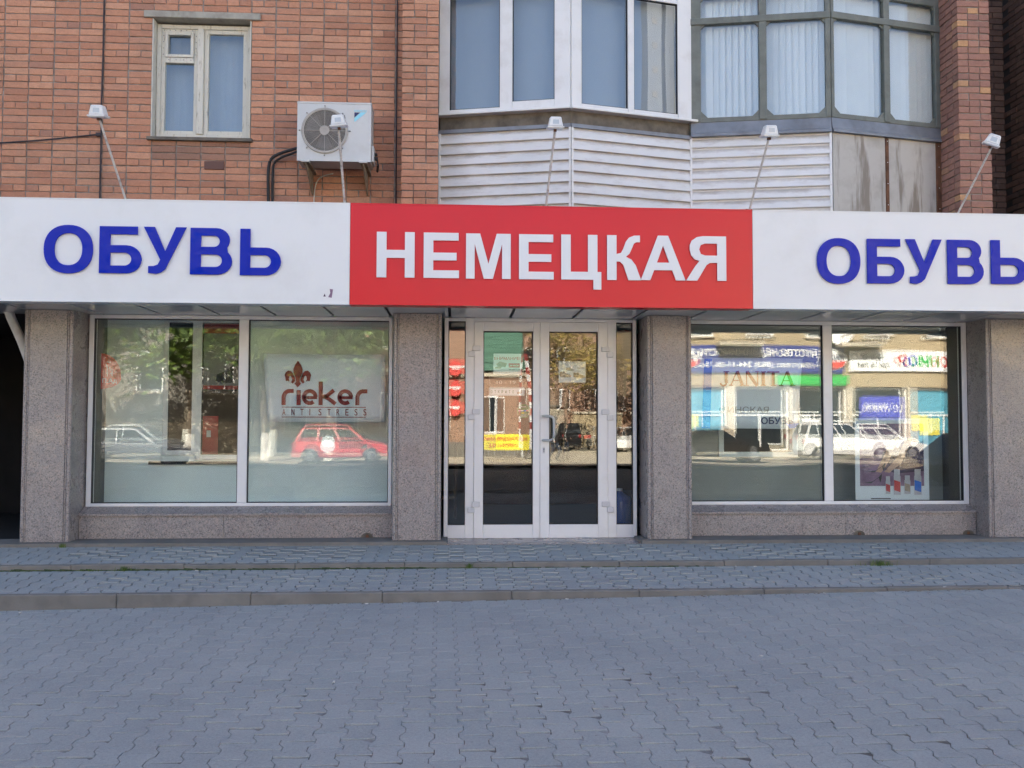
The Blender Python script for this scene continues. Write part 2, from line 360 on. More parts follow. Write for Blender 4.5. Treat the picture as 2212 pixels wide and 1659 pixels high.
def root(name, loc, label, cat, group=None, kind='thing', rz=0):
    o = bpy.data.objects.new(name, None); C.objects.link(o); o.location = loc; o.rotation_euler.z = rz; o.empty_display_size = .1
    WL[o.name] = Vector(loc) if name != 'parked_car' else Vector((0, 0, 0))
    return tag(o, label, cat, group, kind)
def thing(name, mb, mat, label, cat, group=None, bevel=0, smooth=False, kind='thing', loc=None):
    l = Vector(loc) if loc else Vector((0, 0, 0))
    o = bpy.data.objects.new(name, mesh(name, mb, mat, bevel, smooth, l)); C.objects.link(o); o.location = l; WL[o.name] = l
    return tag(o, label, cat, group, kind)
def struct(name, mb, mat, smooth=False):
    o = bpy.data.objects.new(name, mesh(name, mb, mat, 0, smooth)); C.objects.link(o); o['kind'] = 'structure'; WL[o.name] = Vector((0, 0, 0)); return o
def copy_piece(name, me, parent, loc, rot=(0, 0, 0), scale=None):
    o = bpy.data.objects.new(name, me); C.objects.link(o); o.parent = parent; o.location = Vector(loc)-wl(parent); o.rotation_euler = rot
    if scale: o.scale = scale
    return o
def curve_mesh(splines, depth, bev=0):
    cu = bpy.data.curves.new('outline', 'CURVE'); cu.dimensions = '2D'; cu.fill_mode = 'BOTH'; cu.extrude = depth/2; cu.bevel_depth = bev; cu.bevel_resolution = 0
    for sp in splines:
        s = cu.splines.new('POLY'); s.points.add(len(sp)-1); s.use_cyclic_u = True
        for pt, p in zip(s.points, sp): pt.co = (p[0], p[1], 0, 1)
    o = bpy.data.objects.new('outline', cu); C.objects.link(o)
    me = bpy.data.meshes.new_from_object(o.evaluated_get(bpy.context.evaluated_depsgraph_get()))
    bpy.data.objects.remove(o); bpy.data.curves.remove(cu); return me
def text_mesh(body, size, depth=.002, bold=0, shear=0, align='CENTER', space=1):
    cu = bpy.data.curves.new('lettering', 'FONT'); cu.body = body; cu.size = size; cu.extrude = depth/2; cu.offset = bold; cu.shear = shear
    cu.align_x = align; cu.align_y = 'CENTER'; cu.space_character = space; cu.resolution_u = 3
    o = bpy.data.objects.new('lettering', cu); C.objects.link(o)
    me = bpy.data.meshes.new_from_object(o.evaluated_get(bpy.context.evaluated_depsgraph_get()))
    bpy.data.objects.remove(o); bpy.data.curves.remove(cu); return me
def flat(name, me, mat, parent, loc, face='front', scale=None, label=None):   # drawn in XY, stood up on a wall
    me.materials.clear(); me.materials.append(MATS[mat]); me.name = name
    rot = (R(90), 0, 0) if face == 'front' else (R(90), 0, R(180))
    o = copy_piece(name, me, parent, loc, rot, scale)
    if label: o['label'] = label
    return o
def fit_text(name, body, x0, x1, z0, z1, y, mat, parent, bold=0, depth=.002, face='front', shear=0):
    me = text_mesh(body, 1, depth, bold, shear)
    xs = [v.co.x for v in me.vertices]; ys = [v.co.y for v in me.vertices]
    sx = (x1-x0)/(max(xs)-min(xs)); sy = (z1-z0)/(max(ys)-min(ys)); cx = (max(xs)+min(xs))/2; cyy = (max(ys)+min(ys))/2
    for v in me.vertices: v.co.x = (v.co.x-cx)*sx; v.co.y = (v.co.y-cyy)*sy; v.co.z *= 1
    return flat(name, me, mat, parent, ((x0+x1)/2, y, (z0+z1)/2), face)
def arc(cx, cy, rx, ry, a0, a1, n=10): return [(cx+rx*math.cos(R(a0+(a1-a0)*i/n)), cy+ry*math.sin(R(a0+(a1-a0)*i/n))) for i in range(n+1)]
def glass_sheet(x0, x1, z0, z1, y, sag, t=.005, nx=14, nz=18, tilt=(0, 0)):
    mb = MB(); cx, cz = (x0+x1)/2, (z0+z1)/2
    for s in (0, 1):
        vs, fs = [], []
        for j in range(nz+1):
            for i in range(nx+1):
                a, b = i/nx*2-1, j/nz*2-1
                vs.append((x0+(x1-x0)*i/nx, y+s*t+sag*(1-a*a)*(1-b*b)+tilt[0]*a*(x1-x0)/2+tilt[1]*b*(z1-z0)/2, z0+(z1-z0)*j/nz))
        for j in range(nz):
            for i in range(nx):
                q = (j*(nx+1)+i, j*(nx+1)+i+1, (j+1)*(nx+1)+i+1, (j+1)*(nx+1)+i); fs.append(q if s == 0 else q[::-1])
        mb.add(vs, fs)
    return mb
def raw_mesh(name, mb, mat, smooth=False, off=None):     # keep winding as given
    me = bpy.data.meshes.new(name); o = off or Vector((0, 0, 0))
    me.from_pydata([(x-o.x, y-o.y, z-o.z) for x, y, z in mb.v], [], mb.f)
    if smooth:
        for p in me.polygons: p.use_smooth = True
    me.materials.append(MATS[mat]); return me
def glass_part(name, mb, parent, mat='glass'):
    o = bpy.data.objects.new(name, raw_mesh(name, mb, mat, True, wl(parent))); return finish(o, parent, mat)

# ================================================================ the ground
g = MB(); g.add([(-900, -900, -.36), (900, -900, -.36), (900, 900, -.36), (-900, 900, -.36)], [(0, 1, 2, 3)]); struct('ground', g, 'earth')
g = MB(); g.add([(-120, -26.6, -.33), (120, -26.6, -.33), (120, -10.6, -.33), (-120, -10.6, -.33)], [(0, 1, 2, 3)]); road = struct('road', g, 'asphalt')
ROT = R(1.0)
def gz(x, y): return .05+.0125*x+.0155*(y+2.48)
g = MB(); X0, X1, Y0, Y1 = -11, 12, -10.6, -2.44
g.add([(X0, Y0, gz(X0, Y0)-.0046), (X1, Y0, gz(X1, Y0)-.0046), (X1, Y1, gz(X1, Y1)-.0046), (X0, Y1, gz(X0, Y1)-.0046)], [(0, 1, 2, 3)])
forecourt = struct('pavement', g, 'joint_forecourt')
g = MB(); g.box(-11, 12, -10.75, -10.6, -.34, -.02); part('kerb', g, 'kerb_concrete', forecourt, .01)
g = MB(); g.box(-120, 120, -62, -26.6, -.35, -.20); farpave = struct('far_pavement', g, 'far_pavement')
g = MB(); g.box(-120, 120, -26.75, -26.6, -.345, -.18); part('kerb', g, 'kerb_concrete', farpave)

# pavers shaped like a spool: wide ends, narrow waist, neighbouring columns shifted by half a length
PL, PW, PN, PP = .10, .0825, .0575, .14
def paver_mesh(gap, drop, k, gy=None):
    g_ = gap/2; rs = random.Random(k); e_ = (gy or gap)/2
    side = [(PW-g_, -PL+e_), (PW-g_, -.070), (.0755-g_, -.060), (.0645-g_, -.040), (PN-g_, -.030), (PN-g_, .030), (.0645-g_, .040), (.0755-g_, .060), (PW-g_, .070), (PW-g_, PL-e_)]
    out = side+[(-x, -y) for x, y in side]
    out = [(x+rs.uniform(-.0008, .0008), y+rs.uniform(-.0008, .0008)) for x, y in out]
    n = len(out); ins = [(x*(1-.045), y*(1-.035)) for x, y in out]
    mb = MB(); mb.add([(x, y, 0) for x, y in ins]+[(x, y, -.0016) for x, y in out]+[(x, y, -drop) for x, y in out],
                      [tuple(range(n))]+[(i, i+n, (i+1) % n+n, (i+1) % n) for i in range(n)]+[(i+n, i+2*n, (i+1) % n+2*n, (i+1) % n+n) for i in range(n)])
    return mb
def lay(parent, gap, drop, x0, x1, y0, y1, zf, rot, slopes, pick, nmax, gy=None, edge=0):
    protos = [paver_mesh(gap, drop, k, gy) for k in range(4)]
    meshes = [mesh('paver', m, 'paver') for m in protos]
    spots = []
    for i in range(int((x0-.6)/PP), int((x1+.6)/PP)+1):
        for j in range(int((y0-.8)/(2*PL)), int((y1+.8)/(2*PL))+1):
            bx, by = i*PP, j*2*PL+(PL if i % 2 else 0)
            x = bx*math.cos(rot)-by*math.sin(rot); y = bx*math.sin(rot)+by*math.cos(rot)
            if x0 <= x <= x1 and y0-edge <= y <= y1+edge: spots.append((x, y))
    spots.sort(key=pick)
    mass = MB()
    for q, (x, y) in enumerate(spots):
        k = random.randrange(4); z = zf(x, y)+random.uniform(-.0012, .0012); tx, ty = slopes[1]+random.gauss(0, .0020), -slopes[0]+random.gauss(0, .0022)
        whole = edge == 0 or (y0+PL <= y <= y1-PL)
        if not whole:
            cl = [(vx+x, min(max(vy+y, y0), y1), vz) for vx, vy, vz in protos[k].v]
            if max(c_[1] for c_ in cl)-min(c_[1] for c_ in cl) > .02: mass.add([(a_, b_, zf(a_, b_)+c_) for a_, b_, c_ in cl], protos[k].f)
        elif q < nmax: copy_piece('paver', meshes[k], parent, (x, y, z), (tx, ty, rot+(math.pi if random.random() < .5 else 0)))
        else:
            M = Matrix.Translation((x, y, z)) @ Matrix.Rotation(rot, 4, 'Z') @ Matrix.Rotation(ty, 4, 'Y') @ Matrix.Rotation(tx, 4, 'X')
            mass.add([M @ Vector(v) for v in protos[k].v], protos[k].f)
    if mass.v:
        o = part('paver_field', mass, 'paver', parent); o['kind'] = 'stuff'
    return len(spots)
def infov(s):      # the pavers that show largest come first
    x, y = s; d = y+9.9; half = d*.62
    return (0 if abs(x-.05*d) < half and d > 3.9 else 1, d)
lay(forecourt, .004, .012, -5.4, 6.2, -6.4, -2.41, gz, ROT, (.0125, .0155), infov, 300, gy=.0035)

# two shallow steps of the same pavers edged with kerb stones
def tread(name, ya, za, yb, zb, kw, riser, x0, x1, offs, klen, label=None):
    zf = lambda x, y: za+(zb-za)*(y-ya)/(yb-ya)
    m = MB(); m.hexa([(x0, ya, -.2), (x1, ya, -.2), (x1, yb, -.2), (x0, yb, -.2), (x0, ya, za-.009), (x1, ya, za-.009), (x1, yb, zb-.009), (x0, yb, zb-.009)])
    t = struct(name, m, 'joint_step')
    lay(t, .0105, .014, x0+.05, x1-.05, ya+.001, yb-.001, zf, 0, (0, (zb-za)/(yb-ya)), lambda s: (abs(s[0]-.5), s[1]), 300, gy=.0045, edge=.095)
    x = x0+offs
    while x < x1:
        L = klen; dz = random.uniform(-.005, .005); mb = MB(); mb.box(x+.0015, x+L-.0015, ya-kw, ya-.002, -.15, za+dz+.001)
        part('kerb_stone', mb, 'kerb_concrete', t, .007); x += L
    return t
tread('lower_step', -2.40, .124, -1.46, .152, .08, .1, -5.8, 7.2, -.05, 1.05)
tread('upper_step', -1.38, .203, -.50, .238, .075, .05, -5.8, 7.2, .32, 1.0)
# base strip under the piers
for a, b in ((-5.0, -.10), (1.93, 7.2)):
    m = MB(); m.box(a, b, -.515, -.10, .05, .272); t = struct('base_strip', m, 'kerb_concrete')
m = MB(); m.box(-.10, 1.93, -.49, .10, .06, .243); struct('threshold', m, 'granite')

# ================================================================ brickwork
def brick_mesh(w, h, d, k, ch=.004):
    rs = random.Random(k*13+int(w*1000)); j = lambda a=.0026: rs.uniform(-a, a)
    mb = MB(); a, b = w/2, h/2
    outer = [(-a, -b), (0, -b), (a, -b), (a, b), (0, b), (-a, b)]
    outer = [(x+j(), z+j()) for x, z in outer]
    inner = [(x*(1-ch/a), z*(1-ch/b)) for x, z in outer]
    mb.add([(x, 0, z) for x, z in inner]+[(x, ch*.8, z) for x, z in outer]+[(x, d, z) for x, z in outer],
           [tuple(range(6))]+[(i, i+6, (i+1) % 6+6, (i+1) % 6) for i in range(6)]+[(i+6, i+12, (i+1) % 6+12, (i+1) % 6+6) for i in range(6)])
    return mb
def brick_face(parent, rects, y, mat, depth=.05, nmax=300, keep=lambda r: True, rotz=0, axis='x', stained=lambda r: False):
    """rects = (a0,a1,z0,z1) on a wall face; axis x: face looks to -y at depth y; axis y: face looks to -x at x=y"""
    cache = {}; mass = MB(); n = 0
    for (a0, a1, z0, z1) in rects:
        w_, h_ = round(a1-a0, 3), round(z1-z0, 3); k = random.randrange(5); key = (w_, h_, k)
        if key not in cache: cache[key] = (brick_mesh(w_, h_, depth, k), None)
        mb, me = cache[key]
        dy = random.gauss(0, .0018)
        ca, cz = (a0+a1)/2+random.gauss(0, .0015), (z0+z1)/2+random.gauss(0, .0012)
        loc = (ca, y+dy, cz) if axis == 'x' else (y+dy, ca, cz)
        rz = 0 if axis == 'x' else R(-90)
        tl = random.gauss(0, .005)
        if stained((a0, a1, z0, z1)):
            copy_piece('brick', mesh('brick', mb, 'brick_stained'), parent, loc, (0, tl, rz)); continue
        if n < nmax and keep((a0, a1, z0, z1)):
            if me is None: me = mesh('brick', mb, mat); cache[key] = (mb, me)
            copy_piece('brick', me, parent, loc, (0, tl, rz)); n += 1
        else:
            M = Matrix.Translation(loc) @ Matrix.Rotation(rz, 4, 'Z') @ Matrix.Rotation(tl, 4, 'Y'); mass.add([M @ Vector(v) for v in mb.v], mb.f)
    if mass.v:
        o = part('brickwork', mass, mat, parent); o['kind'] = 'stuff'

# main brick wall, stacked stretchers with a course of headers every fourth course
OPEN = (-3.345, -2.28, 4.585, 5.905); LINT = (-3.43, -2.18, 5.905, 5.98)
wall = root('brick_wall', (-3.0, 0, 3.4), 'orange brick wall with stacked courses round the old wooden window', 'wall')
m = MB()
for (a, b, c, d) in ((-7.2, OPEN[0], 3.3, 6.9), (OPEN[1], -.60, 3.3, 6.9), (OPEN[0], OPEN[1], 3.3, OPEN[2]), (OPEN[0], OPEN[1], LINT[3]-.02, 6.9)):
    m.box(a, b, .010, .34, c, d)
part('mortar_bed', m, 'mortar', wall)
rects = []
PITCH, CO = .2625, .0748
ztop = 5.836
cols = [-3.856+PITCH*k for k in range(-8, 13)]
for r_ in range(-13, 42):
    zt = ztop-CO*r_; z0, z1 = zt-CO+.0095, zt
    if z0 < 3.45 or z1 > 6.6: continue
    hdr = (r_ % 4 == 0)
    for xc in cols:
        segs = [(xc+.0065, xc+PITCH-.0065)] if not hdr else [(xc+.0065, xc+PITCH/2-.005), (xc+PITCH/2+.005, xc+PITCH-.0065)]
        for (a, b) in segs:
            if random.random() < .3 and hdr: a += random.uniform(-.006, .006)
            hole = None
            if z1 > OPEN[2]-.02 and z0 < OPEN[3]: hole = OPEN[:2]
            if z1 > LINT[2]+.012 and z0 < LINT[3]-.012: hole = LINT[:2]
            ps = [(a, b)]
            if hole:
                ps = []
                if a < hole[0]: ps.append((a, min(b, hole[0]-.002)))
                if b > hole[1]: ps.append((max(a, hole[1]+.002), b))
            for (p, q) in ps:
                q = min(q, -.615)
                if q-p > .02: rects.append((round(p, 4), round(q, 4), round(z0, 4), round(z1, 4)))
kp = lambda r: (r[1]-r[0]) > .2 and r[2] > 3.86 and r[3] < 6.18 and r[1] > -5.0 and not (r[1] > -1.6 and r[0] < -1.0 and 4.3 < r[2] < 4.8)
rects.sort(key=lambda r: r[2])
brick_face(wall, rects, 0, 'brick', keep=kp, nmax=270, stained=lambda r: r[0] > -3.40 and r[1] < -2.22 and 4.30 < r[2] < 4.57)
m = MB(); m.box(*LINT[:2], -.035, .30, LINT[2], LINT[3]); part('lintel', m, 'concrete', wall, .006)
m = MB(); m.box(OPEN[0]-.03, OPEN[1]+.03, -.045, .12, OPEN[2]-.035, OPEN[2]+.002); part('sill', m, 'stain_board', wall, .004)
for xx in (OPEN[0]+.002, OPEN[1]-.014): part('reveal', MB().box(xx, xx+.012, -.006, .15, OPEN[2]+.003, OPEN[3]-.003), 'old_paint', wall, .003)
thing('metal_plate', MB().box(-2.762, -2.552, -.012, .004, 4.245, 4.335), 'brown_plate', 'small brown metal plate on the bricks below the old window', 'plate', bevel=.003)

# brick pilaster beside the balconies
pil = root('brick_pilaster', (-.41, -.4, 3.4), 'narrow brick pilaster between the air conditioner and the white balcony', 'pilaster')
part('mortar_bed', MB().box(-.598, -.222, -.388, .30, 3.3, 6.9), 'mortar', pil)
rects = []; z = 3.43
PAT = [(.255, .121), (.121, .255), (.121, .121, .121), (.255, .121), (.121, .121, .121), (.121, .255)]
i = 0
while z < 6.6:
    x = -.605
    for wd in PAT[(i*5+i//3) % 6]:
        rects.append((round(x, 4), round(x+wd, 4), round(z, 4), round(z+.065, 4))); x += wd+.0095
    z += CO; i += 1
brick_face(pil, rects, -.40, 'brick', depth=.11, keep=lambda r: r[2] > 3.8)

# brick pier right of the balconies
pier = root('brick_pier', (5.69, -.2, 3.4), 'mauve brown brick pier with a few yellow bricks right of the balconies', 'pier')
part('mortar_bed', MB().box(5.512, 5.862, -.388, .30, 3.3, 6.9), 'mortar', pier)
rects, rects2 = [], []; z = 3.43; i = 0
PAT = [(.116, .116, .116), (.116, .116, .116), (.242, .116), (.116, .242), (.116, .116, .116), (.242, .116), (.116, .116, .116), (.116, .242)]
while z < 6.7:
    x = 5.50
    for wd in PAT[(i*3+i//4) % 8]:
        rects.append((round(x, 4), round(x+wd, 4), round(z, 4), round(z+.065, 4))); x += wd+.009
    y = -.282 if i % 2 else -.282
    for wd in ((.25, .12) if i % 2 else (.12, .25)):
        rects2.append((round(y, 4), round(y+wd, 4), round(z, 4), round(z+.065, 4))); y += wd+.01
    z += CO; i += 1
brick_face(pier, rects, -.40, 'pier_brick', depth=.108, keep=lambda r: r[2] > 3.8)
brick_face(pier, rects2, 5.50, 'pier_brick', depth=.108, nmax=200, keep=lambda r: r[2] > 3.8, axis='y')

# recess beyond the pier, its shade put into the brick and mortar colours
rec = root('recess_wall', (6.4, 1.6, 3.4), 'brick wall coloured dark for the shade of the recess beyond the brick pier', 'wall')
m = MB(); m.box(5.87, 6.95, .812, 1.1, 3.3, 8.9); m.box(6.785, 7.6, -.38, .811, 3.3, 8.9); part('mortar_bed', m, 'shade_mortar', rec)
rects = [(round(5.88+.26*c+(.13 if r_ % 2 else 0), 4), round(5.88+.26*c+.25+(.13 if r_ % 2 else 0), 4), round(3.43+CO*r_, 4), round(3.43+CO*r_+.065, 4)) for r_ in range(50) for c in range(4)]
brick_face(rec, rects, .80, 'shade_brick', nmax=0)
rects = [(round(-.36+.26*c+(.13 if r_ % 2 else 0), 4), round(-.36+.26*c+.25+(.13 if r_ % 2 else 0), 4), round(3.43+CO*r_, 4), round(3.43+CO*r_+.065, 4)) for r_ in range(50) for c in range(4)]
brick_face(rec, rects, 6.775, 'shade_brick', nmax=0, axis='y')
part('unseen_slab', MB().box(5.87, 7.6, -.45, 1.05, 8.9, 9.1), 'concrete', rec)  # out of view, added overhead to keep sky light out of the recess

# the apartment block above and behind: it casts the shadow over the street
blk = root('apartment_block', (0, 7, 6.5), 'tall brick apartment block rising above the shop', 'building')
m = MB(); m.box(-26, 5.87, .35, 14, 6.9, 23); m.box(5.87, 30, 1.12, 14, 6.9, 23.03); m.box(-26, -7.2, -.02, 14, -.3, 23.01); m.box(7.6, 30, -.02, 14, -.3, 23.02); m.box(-7.2, 7.6, 7.5, 14, -.3, 6.9)
part('wall', m, 'upper_brick', blk)
part('inner_wall', MB().box(-7.2, 7.6, .36, .5, 3.0, 6.9), 'shop_wall', blk) if False else None
for k in range(4):
    for j in range(10):
        x = -24+5.2*j
        part('window', MB().box(x, x+1.5, .33, .36, 8.1+3*k, 9.6+3*k), 'car_glass', blk)
part('floor_slab', MB().box(-7.2, 7.6, .02, 7.5, 2.78, 3.3), 'concrete', blk)

# ================================================================ old wooden window
ow = root('wooden_window', (-2.81, .15, 4.6), 'weathered white wooden window with a small vent pane above', 'window')
m = MB(); m.ring(-3.325, -2.302, 4.615, 5.885, .045, .10, .19); part('frame', m, 'old_paint', ow, .004)
part('mullion', MB().box(-2.885, -2.815, .085, .19, 4.66, 5.84), 'old_paint', ow, .006)
m = MB(); m.ring(-3.279, -2.887, 4.661, 5.839, .04, .115, .175); part('sash', m, 'old_paint', ow, .004)
m = MB(); m.ring(-2.813, -2.348, 4.661, 5.839, .045, .115, .175); part('sash', m, 'old_paint', ow, .004)
part('transom', MB().box(-3.239, -2.927, .10, .17, 5.455, 5.515), 'old_paint', ow, .004)
m = MB(); m.ring(-3.237, -2.929, 5.517, 5.797, .032, .09, .15); part('vent_sash', m, 'old_paint', ow, .004)
for (a, b, c, d) in ((-3.239, -2.927, 4.70, 5.455), (-3.204, -2.962, 5.549, 5.765), (-2.768, -2.393, 4.706, 5.794)):
    glass_part('pane', glass_sheet(a, b, c, d, .135, .0015, nx=6, nz=8), ow, 'glass_house')
part('curtain', MB().prism([(-3.28+.01*i, .30+.003*math.sin(i*.5)) for i in range(0, 98)]+[(-2.31, .33), (-3.28, .33)], 4.6, 5.89, 'z'), 'curtain', ow)
m = MB()
for i in range(6):
    m.box(-3.25+.06*i, -3.243+.06*i, .096, .101, 5.815, 5.822)
for i in range(4): m.box(-3.262, -3.255, .11, .116, 5.55+.07*i, 5.557+.07*i); m.box(-2.91, -2.903, .11, .116, 5.55+.07*i, 5.557+.07*i); m.box(-3.2+.08*i, -3.193+.08*i, .096, .101, 5.485, 5.492)
o = part('nail', m, 'steel_dark', ow); o['kind'] = 'stuff'

# ================================================================ balconies: two glazed bays, each a shallow V in plan
V0, R1, V1, R2, V2 = (-.215, 0), (1.205, -.34), (2.608, 0), (4.098, -.30), (5.505, 0)
def face_cover(root_, F, z0, z1, mat, name, n0, n1): return part(name, F.box(MB(), 0, F.L, n0, n1, z0, z1), mat, root_)
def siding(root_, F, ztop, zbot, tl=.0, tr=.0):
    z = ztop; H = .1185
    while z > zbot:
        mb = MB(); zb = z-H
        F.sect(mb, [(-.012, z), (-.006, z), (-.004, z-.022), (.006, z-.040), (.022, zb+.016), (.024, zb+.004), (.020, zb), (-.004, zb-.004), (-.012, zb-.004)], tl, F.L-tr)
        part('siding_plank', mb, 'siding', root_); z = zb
def panes(root_, F, items, y=.0, mat='glass_house'):
    for (ua, ub, za, zb) in items:
        mb = MB(); nx, nz = 6, 8
        s = random.uniform(-.0004, .0004)
        for k in (0, 1):
            vs = []; fs = []
            for j in range(nz+1):
                for i in range(nx+1):
                    a, b = i/nx*2-1, j/nz*2-1
                    vs.append(F.at(ua+(ub-ua)*i/nx, y-k*.005+s*(1-a*a)*(1-b*b), za+(zb-za)*j/nz))
            for j in range(nz):
                for i in range(nx):
                    q = (j*(nx+1)+i, j*(nx+1)+i+1, (j+1)*(nx+1)+i+1, (j+1)*(nx+1)+i); fs.append(q if k == 0 else q[::-1])
            mb.add(vs, fs)
        glass_part('pane', mb, root_, mat)

# --- white plastic bay
b1 = root('glazed_balcony', (1.2, 0, 3.4), 'white plastic framed glazed balcony with white siding beside the brick pilaster', 'balcony', 'glazed balconies above the sign')
FA, FB = Face(V0, R1), Face(R1, V1)
ZB, ZT = 4.905, 6.45
for F, spec in ((FA, [(-.10, .448, 4.945), (.585, 1.035, 5.0)]), (FB, [(1.32, 1.85, 4.953), (1.923, 2.443, 4.953)])):
    xs = [F.x0]+[q for s in spec for q in s[:2]]; end = F.x0+F.L/F.k
    top = 6.21
    # stiles
    part('frame_stile', F.box(MB(), 0, F.U(spec[0][0]), -.05, .025, ZB, ZT), 'upvc', b1, .004)
    part('frame_stile', F.box(MB(), F.U(spec[0][1]), F.U(spec[1][0]), -.05, .025, ZB, ZT), 'upvc', b1, .004)
    part('frame_stile', F.box(MB(), F.U(spec[1][1]), F.L, -.05, .025, ZB, ZT), 'upvc', b1, .004)
    for (a, b, zb) in spec:
        part('frame_rail', F.box(MB(), F.U(a)+.001, F.U(b)-.001, -.048, .022, ZB, zb), 'upvc', b1, .003)
        part('frame_rail', F.box(MB(), F.U(a)+.001, F.U(b)-.001, -.048, .022, top, ZT), 'upvc', b1, .003)
        mb = MB(); ua, ub = F.U(a), F.U(b); t = .007
        F.box(mb, ua, ua+t, -.02, .014, zb, top); F.box(mb, ub-t, ub, -.02, .014, zb, top); F.box(mb, ua+t, ub-t, -.02, .014, zb, zb+t); F.box(mb, ua+t, ub-t, -.02, .014, top-t, top)
        part('gasket', mb, 'gasket', b1)
        panes(b1, F, [(ua, ub, zb, top)])
        part('roller_blind', F.box(MB(), ua-.03, ub+.03, -.135, -.13, zb-.03, top+.1), 'blind_grey', b1)
    # second sash of the opening light
    part('sill_board', F.box(MB(), -.005, F.L+(.06 if F is FB else .004), -.05, .065, 4.878, 4.903), 'upvc', b1, .003)
    part('stained_board', F.box(MB(), 0, F.L, -.08, -.03, 4.70, 4.88), 'stain_board', b1)
    part('flashing', F.sect(MB(), [(-.06, 4.745), (-.03, 4.742), (.022, 4.725), (.024, 4.685), (-.06, 4.685)], 0, F.L), 'flashing', b1)
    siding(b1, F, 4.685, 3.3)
m = MB(); FA.box(m, FA.L-.055, FA.L-.03, .0, .018, ZB, ZT); part('corner_ridge', m, 'upvc', b1)
m = MB(); FA.box(m, FA.L-.020, FA.L+.002, -.01, .022, 3.3, 4.69); FB.box(m, .004, .024, -.01, .022, 3.3, 4.689); part('corner_trim', m, 'upvc', b1)
part('end_trim', FA.box(MB(), -.002, .018, -.01, .023, 3.3, 4.688), 'upvc', b1)
part('end_trim', FB.box(MB(), FB.L-.018, FB.L+.004, -.01, .023, 3.3, 4.688), 'upvc', b1)
m = MB(); m.prism([(-.15, .1), (1.2, -.22), (2.55, .1), (2.55, .34), (-.15, .34)], 4.6, 4.69, 'z'); part('floor', m, 'concrete', b1)

# --- grey-green steel bay
b2 = root('glazed_balcony', (4.1, 0, 3.4), 'older glazed balcony with grey green steel frames and white vertical blinds', 'balcony', 'glazed balconies above the sign')
FC, FD = Face(V1, R2), Face(R2, V2)
Zs, Zt0, Zt1, Ztop = 4.925, 5.985, 6.06, 6.29
for F, lights in ((FC, [(2.72, 3.345), (3.425, 4.045)]), (FD, [(4.135, 4.762), (4.837, 5.44)])):
    L = F.L
    edges = [0]+[F.U(q) for l in lights for q in l]+[L]
    for i in (0, 2, 4): part('steel_post', F.box(MB(), edges[i], edges[i+1], -.035, .03 if i == 2 else .022, 4.88, 6.42), 'green_steel', b2, .004)
    part('bottom_rail', F.box(MB(), .002, L-.002, -.033, .018, 4.872, Zs), 'green_steel', b2, .004)
    part('transom', F.box(MB(), .003, L-.003, -.03, .036, Zt0, Zt1), 'green_steel', b2, .005)
    part('top_rail', F.box(MB(), .004, L-.004, -.031, .02, Ztop, 6.42), 'green_steel', b2, .004)
    for (a, b) in lights:
        ua, ub = F.U(a), F.U(b); k = .065
        for (c0, d0, sx, sz, kk) in ((ua, Zs, 1, 1, .075), (ub, Zs, -1, 1, .075), (ua, Zt0, 1, -1, .05), (ub, Zt0, -1, -1, .05), (ua, Ztop, 1, -1, .04), (ub, Ztop, -1, -1, .04)):
            part('gusset', F.prism(MB(), [(c0, d0), (c0+sx*kk, d0), (c0, d0+sz*kk)], -.012, .012), 'green_steel', b2)
        panes(b2, F, [(ua, ub, Zs, Zt0), (ua, ub, Zt1, Ztop)], y=-.005)
        u = ua-.04; i = 0
        while u < ub+.02:
            an = R(26+random.gauss(0, 5)); hw = .041; mb = MB()
            d = (math.cos(an)*hw, math.sin(an)*hw)
            p = [F.at(u-d[0], -.085-d[1], 4.86), F.at(u+d[0], -.085+d[1], 4.86), F.at(u+d[0], -.087+d[1], 4.86), F.at(u-d[0], -.087-d[1], 4.86)]
            mb.hexa(p+[(q[0], q[1], 6.36) for q in p]); part('blind_slat', mb, 'blind_white', b2); u += .072+random.gauss(0, .002)
    part('flashing', F.sect(MB(), [(-.05, 4.872), (.012, 4.872), (.012, 4.868), (.03, 4.75), (.05, 4.735), (.052, 4.705), (-.05, 4.705)], 0, L), 'flashing', b2)
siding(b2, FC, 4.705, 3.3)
part('corner_trim', FC.box(MB(), FC.L-.022, FC.L+.004, -.01, .022, 3.3, 4.70), 'upvc', b2)
part('end_trim', FC.box(MB(), -.004, .014, -.01, .023, 3.3, 4.70), 'upvc', b2)
for (a, b) in ((4.115, 4.775), (4.815, 5.435)): part('weathered_panel', FD.box(MB(), FD.U(a), FD.U(b), -.02, .006, 3.3, 4.704), 'asbestos', b2, .002)
for (a, b) in ((4.775, 4.815), (5.435, 5.50)):
    bt = part('batten', FD.box(MB(), FD.U(a), FD.U(b), -.02, .018, 3.3, 4.70), 'rust_brown', b2, .003)
    m = MB()
    for i in range(5): u = FD.U((a+b)/2); zz = 3.7+.24*i; FD.box(m, u-.004, u+.004, .017, .021, zz, zz+.008)
    part('screw', m, 'lamp_white', bt)
m = MB(); m.prism([(2.65, .1), (4.1, -.18), (5.45, .1), (5.45, .34), (2.65, .34)], 4.6, 4.69, 'z'); part('floor', m, 'concrete', b2)
# shared back wall and ceiling of both balconies
m = MB(); m.box(-.2, 5.5, 1.3, 1.4, 4.6, 6.6); m.box(-.6, 5.51, .3, 1.39, 4.5, 4.62); m.prism([(-.18, -.0), (1.2, -.33), (2.6, .0), (4.1, -.29), (5.49, 0), (5.49, 1.4), (-.18, 1.4)], 6.45, 6.6, 'z')
m.box(-.21, -.15, .1, 1.3, 4.62, 6.5); m.box(5.44, 5.49, .1, 1.3, 4.62, 6.5)
thing('balcony_shell', m, 'partition_dim', 'plastered back wall and ceiling inside the glazed balconies', 'wall')

